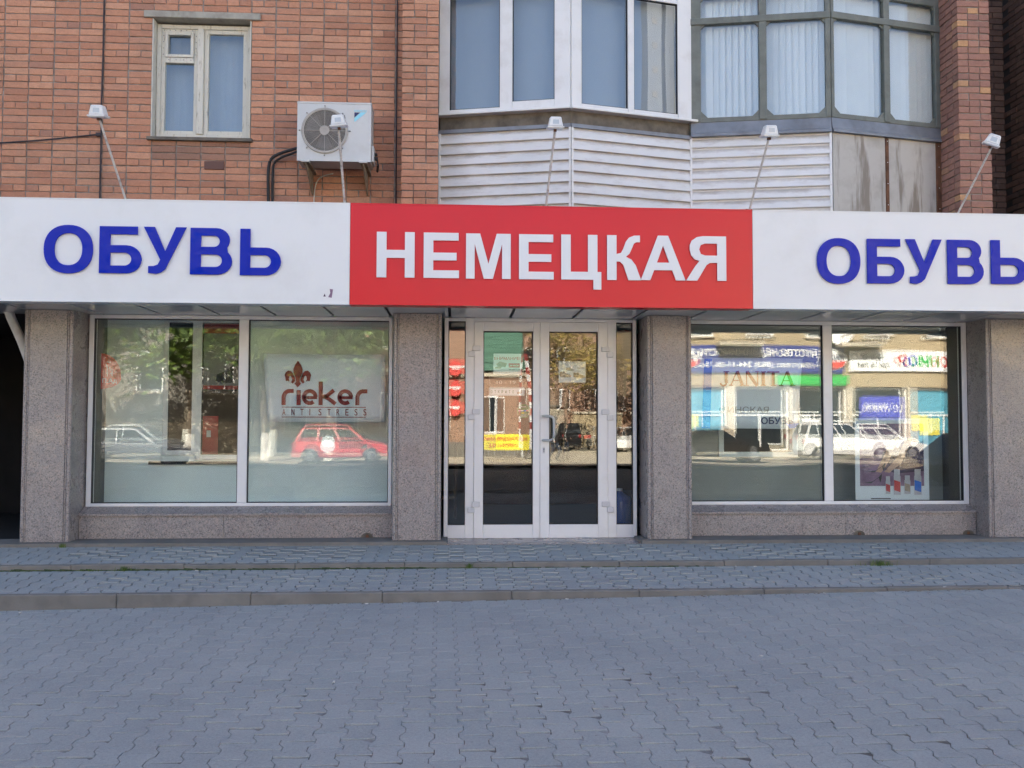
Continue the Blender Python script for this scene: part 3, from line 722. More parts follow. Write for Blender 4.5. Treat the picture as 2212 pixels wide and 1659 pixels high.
# ================================================================ sign, canopy
ZS0, ZS1, YS = 2.63, 3.618, -1.18
def ell(cx, cy_, rx, ry, n=44, e=2.25):
    return [(cx+rx*math.copysign(abs(math.cos(t))**(2/e), math.cos(t)), cy_+ry*math.copysign(abs(math.sin(t))**(2/e), math.sin(t))) for t in [2*math.pi*i/n for i in range(n)]]
S = .2    # stem width over cap height
def L_O(w): return [ell(w/2, .5, w/2, .515), ell(w/2, .5, w/2-.215, .515-.175)]
def bowl(x, y0, y1, xr): r = (y1-y0)/2; return arc(xr-r*1.05, (y0+y1)/2, r*1.05, r, -90, 90, 12)
def L_B(w): return [[(0, 0)]+bowl(0, 0, .60, w)+[(.225, .60), (.225, .83), (w*.9, .83), (w*.9, 1), (0, 1)], [(.225, .165), (.225, .44)]+bowl(0, .165, .44, w-.21)[::-1]]
def L_V(w): return [[(0, 0)]+arc(w-.31, .285, .31, .285, -90, 45, 9)+arc(w-.33, .745, .28, .255, -38, 90, 9)+[(0, 1)], [(.225, .165), (.225, .43)]+bowl(0, .165, .43, w-.21)[::-1], [(.225, .595), (.225, .835)]+bowl(0, .595, .835, w-.26)[::-1]]
def L_soft(w): return [[(0, 0)]+bowl(0, 0, .60, w)+[(.215, .60), (.215, 1), (0, 1)], [(.215, .165), (.215, .435)]+bowl(0, .165, .435, w-.21)[::-1]]
def L_U(w):
    P = [(0, 1), (.26, 1), (.51, .485), (.755, 1), (1, 1), (.60, .26), (.52, .11), (.42, .035), (.30, 0), (.12, .02), (.12, .165), (.24, .168), (.34, .20), (.395, .30), (.36, .37)]
    return [[(x*w, y) for x, y in P]]
def L_N(w): s = .212; return [[(0, 0), (s, 0), (s, .43), (w-s, .43), (w-s, 0), (w, 0), (w, 1), (w-s, 1), (w-s, .605), (s, .605), (s, 1), (0, 1)]]
def L_E(w): s = .21; return [[(0, 0), (w, 0), (w, .17), (s, .17), (s, .39), (w*.93, .39), (w*.93, .56), (s, .56), (s, .83), (w*.985, .83), (w*.985, 1), (0, 1)]]
def L_M(w): s = .19; return [[(0, 0), (s, 0), (s, .77), (w/2-.10, 0), (w/2+.10, 0), (w-s, .77), (w-s, 0), (w, 0), (w, 1), (w-.31, 1), (w/2, .33), (.31, 1), (0, 1)]]
def L_TS(w): s = .21; b = w-.085; return [[(0, 0), (w-.175, 0), (w-.175, -.215), (w, -.215), (w, .175), (b, .175), (b, 1), (b-s, 1), (b-s, .175), (s, .175), (s, 1), (0, 1)]]
def L_K(w):
    s = .21
    return [[(0, 0), (s, 0), (s, .415), (.29, .41), (.36, .34), (.475, 0), (w, 0), (.64, .33), (.54, .46), (.42, .52), (.50, .59), (.55, .70), (.60, .82), (.66, .85), (w*.97, .85), (w*.97, 1), (.60, .995), (.49, .95), (.42, .86), (.36, .70), (.31, .605), (s, .58), (s, 1), (0, 1)]]
def L_A(w): return [[(0, 0), (.215, 0), (.30, .225), (w-.30, .225), (w-.215, 0), (w, 0), (w/2+.115, 1), (w/2-.115, 1)], [(.365, .395), (w/2, .78), (w-.365, .395)]]
def L_YA(w):
    return [[(0, 0), (.25, 0), (.46, .35), (.54, .40), (w-.205, .405), (w-.205, 0), (w, 0), (w, 1), (.38, 1), (.24, .975), (.13, .90), (.085, .80), (.08, .70), (.11, .57), (.19, .48), (.30, .44), (.21, .33)], [(w-.205, .565), (.43, .565), (.33, .60), (.295, .70), (.33, .80), (.43, .835), (w-.205, .835)]]
def sign_board(x0, x1, mat, label, cat='sign'):
    o = root('sign_board', ((x0+x1)/2, YS, ZS0), label, cat)
    part('panel', MB().box(x0+.002, x1-.002, YS, YS+.12, ZS0+.012, ZS1-.012), mat, o)
    m = MB(); m.box(x0+.0015, x1-.0015, YS-.004, YS+.16, ZS1-.0115, ZS1); m.box(x0+.0015, x1-.0015, YS-.004, YS+.16, ZS0, ZS0+.0115)
    part('edge_trim', m, mat if mat == 'sign_red' else 'sign_white', o)
    return o
def put_letters(o, items, mat):
    for (fn, x0, x1, z0, h) in items:
        me = curve_mesh(fn((x1-x0)/h), .014/h, 0)
        for v in me.vertices: v.co *= h
        flat('letter', me, mat, o, (x0, YS-.016, z0))
sb = sign_board(-5.35, -1.043, 'sign_white', 'long white sign panel with five blue letters left of the red panel')
put_letters(sb, [(L_O, -3.902, -3.451, 2.903, .448), (L_B, -3.391, -2.999, 2.903, .448), (L_U, -2.983, -2.585, 2.901, .450), (L_V, -2.547, -2.155, 2.901, .447), (L_soft, -2.080, -1.694, 2.899, .447)], 'letter_blue')
sr = sign_board(-1.043, 2.911, 'sign_red', 'red sign panel with eight raised white letters above the door')
put_letters(sr, [(L_N, -.785, -.421, 2.895, .442), (L_E, -.334, .008, 2.895, .441), (L_M, .075, .509, 2.893, .441), (L_E, .590, .929, 2.893, .441), (L_TS, 1.003, 1.396, 2.895, .442), (L_K, 1.454, 1.789, 2.896, .442), (L_A, 1.786, 2.230, 2.899, .441), (L_YA, 2.238, 2.638, 2.900, .441)], 'letter_white')
sw = sign_board(2.911, 7.25, 'sign_white', 'white sign panel with five blue letters right of the red panel')
put_letters(sw, [(L_O, 3.555, 3.995, 2.891, .445), (L_B, 4.065, 4.444, 2.893, .448), (L_U, 4.459, 4.834, 2.892, .451), (L_V, 4.891, 5.264, 2.897, .446), (L_soft, 5.342, 5.720, 2.903, .443)], 'letter_blue')
st = root('torn_sticker', (-1.25, YS, 2.69), 'small torn sticker at the lower corner of the white sign panel', 'sticker')
part('scrap', MB().prism([(-1.245, 2.70), (-1.212, 2.694), (-1.200, 2.775), (-1.232, 2.78), (-1.226, 2.74)], YS-.001, YS-.0025), 'poster_purple', st)
part('scrap', MB().prism([(-1.291, 2.705), (-1.268, 2.706), (-1.280, 2.735)], YS-.001, YS-.0025), 'poster_dark', st)

can = root('canopy', (0, -.6, 2.64), 'grey panelled canopy soffit behind the shop sign', 'canopy')
part('box', MB().box(-5.35, 7.25, -1.018, .0, 2.665, 3.35), 'seam_dark', can)
seams = [-5.35, -4.42, -3.79, -3.165, -2.549, -1.957, -1.338, -.725, -.087, .571, 1.259, 1.921, 2.537, 3.146, 3.777, 4.381, 5.006, 5.63, 6.26, 7.25]
for a, b in zip(seams, seams[1:]):
    part('soffit_panel', MB().box(a+.015, b-.015, -1.016, -.002, 2.648, 2.662), 'soffit', can, .002)

# floodlights on arms
def floodlight(xb, xh, yh, zh, label, tilt=0, rz=0):
    o = root('floodlight', (xb, YS+.05, ZS1), label, 'floodlight', 'floodlights above the sign')
    m = MB(); P0 = Vector((xb, YS+.06, ZS1-.05)); P1 = Vector((xh, yh+.02, zh-.06)); m.tube([P0, P1], .0115, 4); part('arm', m, 'lamp_arm', o)
    part('wall_bracket', MB().box(xb-.03, xb+.03, YS+.02, YS+.10, ZS1-.02, ZS1+.012), 'rusty_bracket', o)
    M = Matrix.Translation((xh, yh, zh)) @ Matrix.Rotation(rz, 4, 'Z') @ Matrix.Rotation(tilt, 4, 'Y') @ Matrix.Rotation(R(12), 4, 'X')
    def tr(mb): mb.v = [tuple(M @ Vector(v)) for v in mb.v]; return mb
    h = MB(); h.hexa([(-.068, -.062, -.042), (.068, -.062, -.042), (.068, .062, -.042), (-.068, .062, -.042), (-.050, -.045, .045), (.050, -.045, .045), (.050, .045, .045), (-.050, .045, .045)])
    part('housing', tr(h), 'lamp_white', o, .008)
    part('rim', tr(MB().box(-.078, .078, -.072, .072, -.058, -.043)), 'lamp_white', o, .004)
    part('lens', tr(MB().box(-.07, .07, -.064, .064, -.064, -.0585)), 'lamp_glass', o)
    part('label_plate', tr(MB().hexa([(-.028, -.0585, -.022), (.030, -.0585, -.022), (.030, -.0545, -.022), (-.028, -.0545, -.022), (-.026, -.0528, .018), (.028, -.0528, .018), (.028, -.049, .018), (-.026, -.049, .018)])), 'lamp_glass', o)
    m = MB(); m.tube([P1+Vector((.012, 0, -.0)), P1+Vector((.03, .02, .07)), P1+Vector((.055, .03, .10)), P1+Vector((.05, .02, .12))], .004, 5); part('wire', m, 'cable_dark', o)
    part('yoke', tr(MB().box(-.012, .012, -.02, .03, -.085, -.06)), 'rust_brown', o)
floodlight(-3.166, -3.232, -1.70, 4.289, 'white floodlight on a slanted arm left of the wooden window')
floodlight(-1.10, -1.098, -1.70, 4.250, 'white floodlight on an arm in front of the air conditioner', tilt=R(-6))
floodlight(.852, .890, -1.70, 4.278, 'white floodlight on an arm in front of the white balcony')
floodlight(2.885, 2.911, -1.70, 4.244, 'white floodlight on an arm in front of the grey green balcony')
floodlight(5.02, 5.081, -1.70, 4.205, 'tilted white floodlight on an arm in front of the brick pier', tilt=R(24), rz=R(-20))

# ================================================================ air conditioner
AY = -.45
ac = root('air_conditioner', (-1.31, -.3, 4.15), 'off white outdoor air conditioner unit with round fan grille on the brick wall', 'air conditioner')
cx_, cz_ = -1.404, 4.553
m = MB(); m.box(-1.688, -.925, AY+.012, -.15, 4.235, 4.838); part('casing', m, 'ac_white', ac, .006)
# front plate with a round hole
n = 40; circ = [(cx_+.236*math.cos(2*math.pi*i/n), cz_+.236*math.sin(2*math.pi*i/n)) for i in range(n)]
me = curve_mesh([[(-1.690, 4.232), (-.923, 4.232), (-.923, 4.84), (-1.690, 4.84)], circ], .012); me.materials.append(MATS['ac_white'])
o = copy_piece('front_plate', me, ac, (0, AY+.004, 0), (R(90), 0, 0))
part('lid', MB().box(-1.694, -.919, AY-.006, -.145, 4.84, 4.862), 'ac_white', ac, .004)
m = MB(); m.prism([(cx_+.233*math.cos(2*math.pi*i/n), cz_+.233*math.sin(2*math.pi*i/n)) for i in range(n)], AY+.0095, AY+.0115); part('fan_well', m, 'ac_dark', ac)
m = MB()
for k in range(3):
    a = R(120*k+25)
    pts = [(cx_+r*math.cos(a+t), cz_+r*math.sin(a+t)) for r, t in ((.04, -.6), (.19, -.45), (.205, .1), (.19, .55), (.04, .5))]; m.prism(pts, AY+.003, AY+.008)
part('fan_blade', m, 'steel_dark', ac)
def ringmesh(mb, cx, cz, r, w, y0, y1, n=40):
    vs = []; 
    for i in range(n):
        c, s = math.cos(2*math.pi*i/n), math.sin(2*math.pi*i/n)
        vs += [(cx+(r-w)*c, y0, cz+(r-w)*s), (cx+(r+w)*c, y0, cz+(r+w)*s), (cx+(r+w)*c, y1, cz+(r+w)*s), (cx+(r-w)*c, y1, cz+(r-w)*s)]
    fs = [tuple([4*i+a, 4*i+b, 4*((i+1) % n)+b, 4*((i+1) % n)+a]) for i in range(n) for a, b in ((0, 1), (1, 2), (2, 3), (3, 0))]
    return mb.add(vs, fs)
part('grille_rim', ringmesh(MB(), cx_, cz_, .229, .0125, AY-.020, AY+.004), 'ac_grille', ac, .003)
gr = MB()
for k in range(15): ringmesh(gr, cx_, cz_, .058+.0112*k, .0019, AY-.014, AY-.010, 36)
o = part('grille_wires', gr, 'ac_grille', ac); o['kind'] = 'stuff'
for k in range(8):
    a = R(45*k); L = .262
    m = MB(); m.tube([(cx_+.045*math.cos(a), AY-.017, cz_+.045*math.sin(a)), (cx_+L*math.cos(a), AY-.012, cz_+L*math.sin(a))], .0032, 5); sp = part('grille_spoke', m, 'ac_grille', ac)
    part('screw', MB().tube([(cx_+L*math.cos(a), AY-.014, cz_+L*math.sin(a)), (cx_+L*math.cos(a), AY+.0, cz_+L*math.sin(a))], .0065, 6), 'steel_dark', sp)
part('hub', MB().tube([(cx_, AY-.022, cz_), (cx_, AY-.012, cz_)], .051, 24), 'ac_grille', ac)
lg = part('logo_triangle', MB().prism([(-1.098, 4.755), (-1.04, 4.755), (-1.098, 4.70)], AY-.0045, AY-.003), 'navy', ac)
part('logo_band', MB().prism([(-1.098, 4.694), (-1.03, 4.758), (-.972, 4.758), (-1.098, 4.652)], AY-.0045, AY-.003), 'sky_blue', ac)
fit_text('lettering', 'DAIKIN', -1.098, -.972, 4.764, 4.782, AY-.004, 'sky_blue', ac, bold=.02)
for x in (-1.60, -1.005):
    br = part('bracket', MB().prism([(AY-.03, 4.225), (.0, 4.225), (.0, 3.985), (-.045, 3.985), (AY-.03, 4.19)], x, x+.012, 'x'), 'rusty_bracket', ac)
    part('bracket_arm', MB().box(x-.025, x+.045, AY-.035, .0, 4.205, 4.228), 'ac_white' if False else 'rusty_bracket', ac, .002)
    part('foot', MB().box(x-.035, x+.048, AY-.06, AY-.008, 4.205, 4.231), 'ac_white', ac, .004)
part('side_cover', MB().box(-.922, -.898, -.40, -.20, 4.25, 4.42), 'ac_white', ac, .005)
m = MB(); m.tube([(-.90, -.32, 4.31), (-.865, -.32, 4.30)], .022, 8); m.tube([(-.90, -.28, 4.36), (-.87, -.28, 4.36)], .018, 8); m.tube([(-.868, -.32, 4.30), (-.86, -.31, 4.24), (-.875, -.2, 4.2)], .012, 6); part('valve', m, 'hose_black', ac)
def cable(name, pts, r, mat, label, cat='cable', n=7):
    P = [Vector(p) for p in pts]; out = []
    for i in range(len(P)-1):
        p0, p1, p2, p3 = P[max(i-1, 0)], P[i], P[i+1], P[min(i+2, len(P)-1)]
        for k in range(6):
            t = k/6; out.append(.5*((2*p1)+(-p0+p2)*t+(2*p0-5*p1+4*p2-p3)*t*t+(-p0+3*p1-3*p2+p3)*t**3))
    out.append(P[-1]); m = MB(); m.tube(out, r, n); return thing(name, m, mat, label, cat, smooth=True, loc=P[-1])
cable('refrigerant_hose', [(-1.69, -.26, 4.43), (-1.80, -.18, 4.425), (-1.95, -.10, 4.40), (-2.04, -.07, 4.34), (-2.065, -.06, 4.2), (-2.06, -.06, 3.9), (-2.055, -.06, 3.5)], .017, 'hose_black', 'thick black hose bending down from the air conditioner', 'hose')
cable('refrigerant_hose', [(-1.69, -.26, 4.40), (-1.80, -.16, 4.39), (-1.93, -.08, 4.365), (-2.005, -.05, 4.31), (-2.022, -.045, 4.2), (-2.02, -.045, 3.9), (-2.015, -.045, 3.5)], .013, 'hose_black', 'thinner inner black hose bending down from the air conditioner', 'hose')
cable('drain_tube', [(-1.35, -.2, 4.17), (-1.5, -.06, 4.165), (-1.56, -.03, 4.08), (-1.575, -.03, 3.9), (-1.57, -.03, 3.5)], .007, 'cable_white', 'thin pale drain tube under the air conditioner')
cable('wall_cable', [(-3.862, -.016, 6.6), (-3.858, -.016, 5.6), (-3.864, -.014, 5.0), (-3.86, -.014, 4.6), (-3.862, -.014, 3.5)], .0085, 'cable_dark', 'dark vertical cable clipped to the bricks left of the wooden window')
cable('wall_cable', [(-.688, -.012, 6.6), (-.69, -.012, 5.2), (-.688, -.012, 4.4), (-.69, -.012, 3.5)], .008, 'cable_dark', 'dark vertical cable beside the brick pilaster')
cable('slack_cable', [(-3.9, -.02, 4.60), (-4.2, -.03, 4.555), (-4.55, -.03, 4.515), (-4.95, -.03, 4.48), (-5.5, -.03, 4.46)], .008, 'hose_black', 'slack black cable running sideways across the bricks to the left')
thing('cable_clip', MB().box(-3.915, -3.86, -.03, .002, 4.58, 4.62), 'cable_dark', 'small dark junction clip where the slack cable starts', 'clip', bevel=.004)

# ================================================================ shop front: granite piers and plinths
def granite_pier(x0, x1, label):
    o = root('granite_pillar', ((x0+x1)/2, -.2, .272), label, 'pillar', 'granite pillars of the shop front')
    part('shaft', MB().box(x0+.006, x1-.006, -.384, .10, .272, 2.646), 'granite', o)
    part('front_slab', MB().box(x0+.060, x1-.060, -.400, -.3845, .273, 2.645), 'granite', o, .003)
    m = MB()
    for s, x in ((1, x0), (-1, x1)):
        m.tube([(x+s*.021, -.381, .274), (x+s*.021, -.381, 2.644)], .021, 14); m.tube([(x+s*.050, -.386, .274), (x+s*.050, -.386, 2.644)], .0085, 10)
    for i, (s, x) in enumerate(((1, x0), (-1, x1))):
        part('edge_moulding', MB().tube([(x+s*.021, -.381, .274), (x+s*.021, -.381, 2.644)], .021, 14), 'granite', o)
        part('edge_moulding', MB().tube([(x+s*.0495, -.388, .274), (x+s*.0495, -.388, 2.644)], .0085, 10), 'granite', o)
granite_pier(-4.435, -3.945, 'granite pillar beside the dark passage, leftmost of the pillars')
granite_pier(-.675, -.168, 'granite pillar between the first shop window and the door')
granite_pier(2.015, 2.495, 'granite pillar right of the door')
granite_pier(5.755, 7.58, 'granite pillar at the far end, right of the second shop window')
def plinth(x0, x1, joints, label):
    o = root('granite_plinth', ((x0+x1)/2, -.1, .272), label, 'plinth')
    js = [x0]+joints+[x1]
    for a, b in zip(js, js[1:]):
        part('slab', MB().box(a+.0015, b-.0015, -.150, .05, .273, .512), 'granite', o, .002)
        part('ledge', MB().prism([(-.172, .513), (-.172, .533), (-.160, .538), (-.022, .598), (.05, .598), (.05, .513)], a+.001, b-.001, 'x'), 'granite', o)
plinth(-3.946, -.676, [-2.46], 'granite plinth under the first shop window with the red logo banner')
plinth(2.496, 5.754, [4.27], 'granite plinth under the second shop window with the blue banner')
for i, (x, lab) in enumerate(((-.955, 'small arched rusty drain hole in the plinth left of the door'), (4.42, 'small arched rusty drain hole in the middle of the second plinth'), (5.66, 'small arched rusty drain hole near the far end of the second plinth'))):
    o = root('drain_hole', (x, -.153, .273), lab, 'drain hole')
    part('arch', MB().prism([(x+.065*math.cos(R(180*k/12)), .274+.05*math.sin(R(180*k/12))) for k in range(13)], -.1535, -.1515), 'stain_board', o)
    part('pipe_stub', MB().box(x-.012, x+.018, -.162, -.15, .274, .305), 'rust_brown', o, .003)

# ---------------------------------------------------------------- shop windows
def shop_window(x0, x1, ma, mb_, z0, z1, gx, gz0, gz1, label):
    o = root('shop_window', ((x0+x1)/2, 0, z0), label, 'shop window', 'shop windows beside the door')
    part('jamb', MB().box(x0, gx[0], -.025, .07, z0, z1), 'frame_white', o, .004); part('jamb', MB().box(gx[1], x1, -.025, .07, z0, z1), 'frame_white', o, .004)
    part('head_rail', MB().box(gx[0]+.001, gx[1]-.001, -.024, .07, gz1, z1), 'frame_white', o, .004)
    part('sill_rail', MB().box(gx[0]+.001, gx[1]-.001, -.024, .07, z0, gz0), 'frame_white', o, .004)
    part('mullion', MB().box(ma, mb_, -.026, .07, gz0+.001, gz1-.001), 'frame_white', o, .005)
    k = 0
    for (a, b) in ((gx[0], ma), (mb_, gx[1])):
        m = MB(); m.ring(a, b, gz0, gz1, .008, -.012, .028); part('gasket', m, 'gasket', o)
        s = random.uniform(.8, 1.2)
        glass_part('pane', glass_sheet(a+.003, b-.003, gz0+.003, gz1-.003, .004, .0013*s, tilt=(random.uniform(-.0012, .0012), random.uniform(-.0008, .0008))), o)
        glass_part('inner_pane', glass_sheet(a+.003, b-.003, gz0+.003, gz1-.003, .034, -.0010*s, tilt=(random.uniform(-.002, .002), -.0022)), o)
    return o
shop_window(-3.935, -.71, -2.358, -2.256, .598, 2.646, (-3.885, -.748), .632, 2.606, 'large two pane shop window with a red logo banner inside')
shop_window(2.49, 5.755, 4.091, 4.194, .598, 2.646, (2.545, 5.697), .634, 2.604, 'large two pane shop window with a blue and white banner inside')

# ---------------------------------------------------------------- entrance
en = root('entrance_door', (.91, 0, .243), 'white double glass entrance door with narrow side lights', 'door')
fr = MB(); D0, D1 = -.030, .07
for (a, b) in ((-.145, -.102), (.085, .178), (1.653, 1.748), (1.935, 1.975)): part('frame_post', MB().box(a, b, D0, D1, .244, 2.646), 'frame_white', en, .004)
part('frame_head', MB().box(.1785, 1.6525, D0+.001, D1, 2.608, 2.646), 'frame_white', en, .003)
for (a, b) in ((-.1015, .0845), (1.7485, 1.9345)):
    part('frame_head', MB().box(a, b, D0+.002, D1, 2.610, 2.645), 'frame_white', en, .003)
    part('bottom_panel', MB().box(a, b, D0+.002, D1, .244, .386), 'frame_white', en, .003)
    m = MB(); m.ring(a, b, .386, 2.610, .007, -.014, .028); part('gasket', m, 'gasket', en)
    glass_part('side_light', glass_sheet(a+.003, b-.003, .389, 2.607, .004, .0006, nx=4, nz=24, tilt=(random.uniform(-.004, .004), .0006)), en)
    glass_part('inner_pane', glass_sheet(a+.003, b-.003, .389, 2.607, .034, -.0006, nx=4, nz=24, tilt=(random.uniform(-.004, .004), .001)), en)
for li, (x0, x1, g0, g1) in enumerate(((.1805, .9005, .281, .825), (.9045, 1.6505, 1.004, 1.5445))):
    lf = part('door_leaf', MB().ring(x0, x1, .246, 2.604, .02, D0-.004, D1-.01), 'frame_white', en, 0)
    part('stile', MB().box(x0+.001, g0, D0-.006, D1-.012, .247, 2.603), 'frame_white', lf, .004); part('stile', MB().box(g1, x1-.001, D0-.006, D1-.012, .247, 2.603), 'frame_white', lf, .004)
    part('rail', MB().box(g0+.001, g1-.001, D0-.005, D1-.012, .247, .390), 'frame_white', lf, .004); part('rail', MB().box(g0+.001, g1-.001, D0-.005, D1-.012, 2.503, 2.603), 'frame_white', lf, .004)
    m = MB(); m.ring(g0, g1, .390, 2.503, .008, -.016, .026); part('gasket', m, 'gasket', lf)
    glass_part('pane', glass_sheet(g0+.003, g1-.003, .393, 2.50, .002, .0010, nx=10, nz=24, tilt=(.0005, .0006)), lf)
    glass_part('inner_pane', glass_sheet(g0+.003, g1-.003, .393, 2.50, .032, -.0009, nx=10, nz=24, tilt=(-.0009, .0004)), lf)
for zt in (2.341, 1.649, .640):
    for s, xa in ((1, .1795), (-1, 1.6515)):
        h = part('hinge', MB().box(*sorted((xa-s*.018, xa+s*.068)), D0-.026, D0-.005, zt-.058, zt), 'hinge', en, .004)
        part('hinge_wing', MB().box(*sorted((xa-s*.064, xa+s*.010)), D0-.024, D0-.001, zt-.120, zt-.0605), 'hinge', h, .004)
pts = [(.935, D0-.004, 1.573), (.935, D0-.06, 1.573)]
hp = [(.935, D0-.005, 1.573), (.936, D0-.055, 1.573), (.96, D0-.072, 1.573), (1.005, D0-.075, 1.571), (1.032, D0-.075, 1.562), (1.047, D0-.075, 1.54), (1.05, D0-.075, 1.50), (1.05, D0-.075, 1.38), (1.047, D0-.075, 1.342), (1.032, D0-.075, 1.318), (1.005, D0-.075, 1.309), (.96, D0-.072, 1.308), (.936, D0-.055, 1.308), (.935, D0-.005, 1.308)]
part('pull_handle', MB().tube(hp, .0145, 10), 'handle_grey', en, 0, True)
lk = part('lock_plate', MB().box(.932, .960, D0-.010, D0-.005, 1.165, 1.238), 'hinge', en, .002)
m = MB(); m.tube([(.946, D0-.012, 1.213), (.946, D0-.009, 1.213)], .007, 10); m.box(.943, .949, D0-.0118, D0-.0095, 1.178, 1.208); part('keyhole', m, 'gasket', lk)

# papers on the doors, stuck to the inside of the glass (.045)
PY = .046
pp = root('warning_notice', (.55, PY, 2.03), 'red and grey video surveillance notice behind the left door glass', 'notice')
part('sheet', MB().box(.393, .701, PY, PY+.0015, 2.034, 2.262), 'paper', pp)
fit_text('lettering', 'ВНИМАНИЕ!', .402, .690, 2.192, 2.225, PY-.001, 'print_red', pp, bold=.02)
fit_text('lettering', '24 ЧАСА', .572, .675, 2.122, 2.140, PY-.0025, 'paper', pp, bold=.02)
part('print_block', MB().box(.562, .684, PY-.0012, PY-.0002, 2.108, 2.155), 'print_red', pp)
fit_text('lettering', 'ВЕДЕТСЯ', .565, .685, 2.078, 2.092, PY-.001, 'print_dark', pp, bold=.02)
fit_text('lettering', 'ВИДЕОНАБЛЮДЕНИЕ', .405, .685, 2.045, 2.058, PY-.001, 'print_dark', pp, bold=.02)
part('print_camera', MB().prism([(.425, 2.145), (.465, 2.175), (.545, 2.155), (.525, 2.110), (.49, 2.118), (.47, 2.095), (.41, 2.095), (.41, 2.11), (.44, 2.12)], PY-.0012, PY-.0002), 'print_tan', pp)
hh = root('hours_plate', (.5, PY, 1.9), 'clear opening hours plate with thin outline between the door notices', 'sign')
m = MB(); m.ring(.352, .720, 1.892, 2.02, .004, PY-.0006, PY+.0006); part('outline', m, 'print_grey', hh)
fit_text('lettering', '10 - 19', .43, .64, 1.925, 1.962, PY-.001, 'print_grey', hh)
op = root('open_sign', (.54, PY, 1.80), 'pale open sign with spaced dark letters on the left door', 'sign')
part('sheet', MB().box(.349, .736, PY, PY+.0015, 1.797, 1.886), 'banner_white', op)
m = MB(); m.ring(.356, .729, 1.803, 1.880, .003, PY-.001, PY-.0001); part('outline', m, 'sticker_green', op)
for i, ch in enumerate('ОТКРЫТО'): fit_text('lettering', ch, .366+.0395*i, .384+.0395*i, 1.823, 1.858, PY-.0012, 'sticker_green', op, bold=.01)
part('print_shoe', MB().prism([(.655, 1.818), (.70, 1.815), (.712, 1.835), (.705, 1.865), (.695, 1.862), (.69, 1.842), (.675, 1.845), (.668, 1.835), (.655, 1.838)], PY-.0012, PY-.0002), 'print_tan', op)
gs = root('round_sticker', (.73, PY, 1.55), 'round green card payment sticker on the left door glass', 'sticker')
part('disc', MB().prism([(.730+.077*math.cos(2*math.pi*k/28), 1.627+.077*math.sin(2*math.pi*k/28)) for k in range(28)], PY, PY+.0015), 'sticker_green', gs)
for k, (mt) in enumerate(('banner_white', 'banner_white', 'banner_blue', 'print_red')): part('card_mark', MB().box(.672+.0285*k, .696+.0285*k, PY-.0011, PY-.0002, 1.625, 1.639), mt, gs)
part('card_mark', MB().box(.705, .735, PY-.0011, PY-.0002, 1.60, 1.614), 'yellow_print', gs)
for k in range(3): part('print_line', MB().box(.70, .76, PY-.0011, PY-.0002, 1.588-.010*k, 1.590-.010*k), 'banner_white', gs)
part('print_line', MB().box(.705, .755, PY-.0011, PY-.0002, 1.672, 1.677), 'banner_white', gs)
sh = root('shoe_photo', (1.27, PY, 1.94), 'white sheet with a photo of tan shoes on the right door glass', 'poster')
part('sheet', MB().box(1.118, 1.419, PY, PY+.0015, 1.946, 2.180), 'paper', sh)
SHOE = [(0, .0), (.10, -.012), (.22, -.02), (.30, -.012), (.31, .01), (.29, .035), (.22, .05), (.16, .075), (.12, .105), (.075, .085), (.03, .10), (.0, .085), (-.01, .04)]
for (x, z, s, mt) in ((1.130, 2.012, .42, 'print_tan'), (1.283, 2.005, .42, 'print_tan'), (1.20, 2.083, .30, 'print_grey')): part('print_shoe', MB().prism([(x+a*s, z+b*s*1.25) for a, b in SHOE], PY-.0012, PY-.0002), mt, sh)
part('print_line', MB().box(1.325, 1.405, PY-.0012, PY-.0002, 2.104, 2.110), 'print_dark', sh)
part('print_line', MB().box(1.14, 1.40, PY-.0012, PY-.0002, 2.168, 2.1725), 'print_grey', sh)

# ================================================================ inside the shop
rm = root('shop_room', (.9, 3, .24), 'dim shop interior behind the glass', 'room')
part('floor', MB().box(-3.98, 5.8, .075, 7.4, .15, .245), 'shop_floor', rm)
part('back_wall', MB().box(-4.0, 5.85, 6.9, 7.2, .245, 2.78), 'shop_wall', rm)
part('side_wall', MB().box(-4.1, -3.95, .08, 6.9, .245, 2.77), 'shop_wall', rm); part('side_wall', MB().box(5.76, 5.9, .08, 6.9, .245, 2.77), 'shop_wall', rm)
part('side_wall', MB().box(-.62, -.50, .08, 1.6, .245, 2.77), 'shop_wall', rm); part('side_wall', MB().box(2.42, 2.52, .08, 2.4, .245, 2.77), 'shop_wall', rm)
part('ceiling', MB().box(-3.95, 5.76, .08, 6.9, 2.70, 2.775), 'shop_ceiling', rm)
IY = .52
p1 = root('display_partition', (-2.3, IY, .5), 'pale display partition with two inner window openings behind the first shop window', 'partition')
m = MB()
xs = [-3.95, -3.262, -2.998, -2.892, -2.42, -.62]
for (a, b, c, d) in ((-3.95, -3.262, .245, 2.70), (-2.998, -2.892, .245, 2.70), (-2.42, -.62, .245, 2.70), (-3.262, -2.998, .245, 1.178), (-2.892, -2.42, .245, 1.128), (-3.262, -2.998, 2.672, 2.70), (-2.892, -2.42, 2.672, 2.70)): m.box(a, b, IY, IY+.05, c, d)
part('board', m, 'partition', p1)
for (a, b, c) in ((-3.262, -2.998, 1.178), (-2.892, -2.42, 1.128)):
    m = MB(); m.ring(a-.055, b+.055, c-.055, 2.68, .055, IY-.022, IY-.0005); part('inner_frame', m, 'upvc', p1, .003)
    m = MB(); m.ring(a, b, c, 2.625, .006, IY-.012, IY+.03); part('gasket', m, 'gasket', p1)
part('podium', MB().box(-3.945, -.625, .08, IY-.001, .245, .60), 'partition', p1)
part('shelf_edge', MB().box(-3.46, -2.44, IY-.035, IY-.001, 1.02, 1.055), 'gasket', p1)
pr = root('sole_poster', (-2.65, 1.0, 1.1), 'grey poster with a dark shoe sole and red bands deep behind the first window', 'poster')
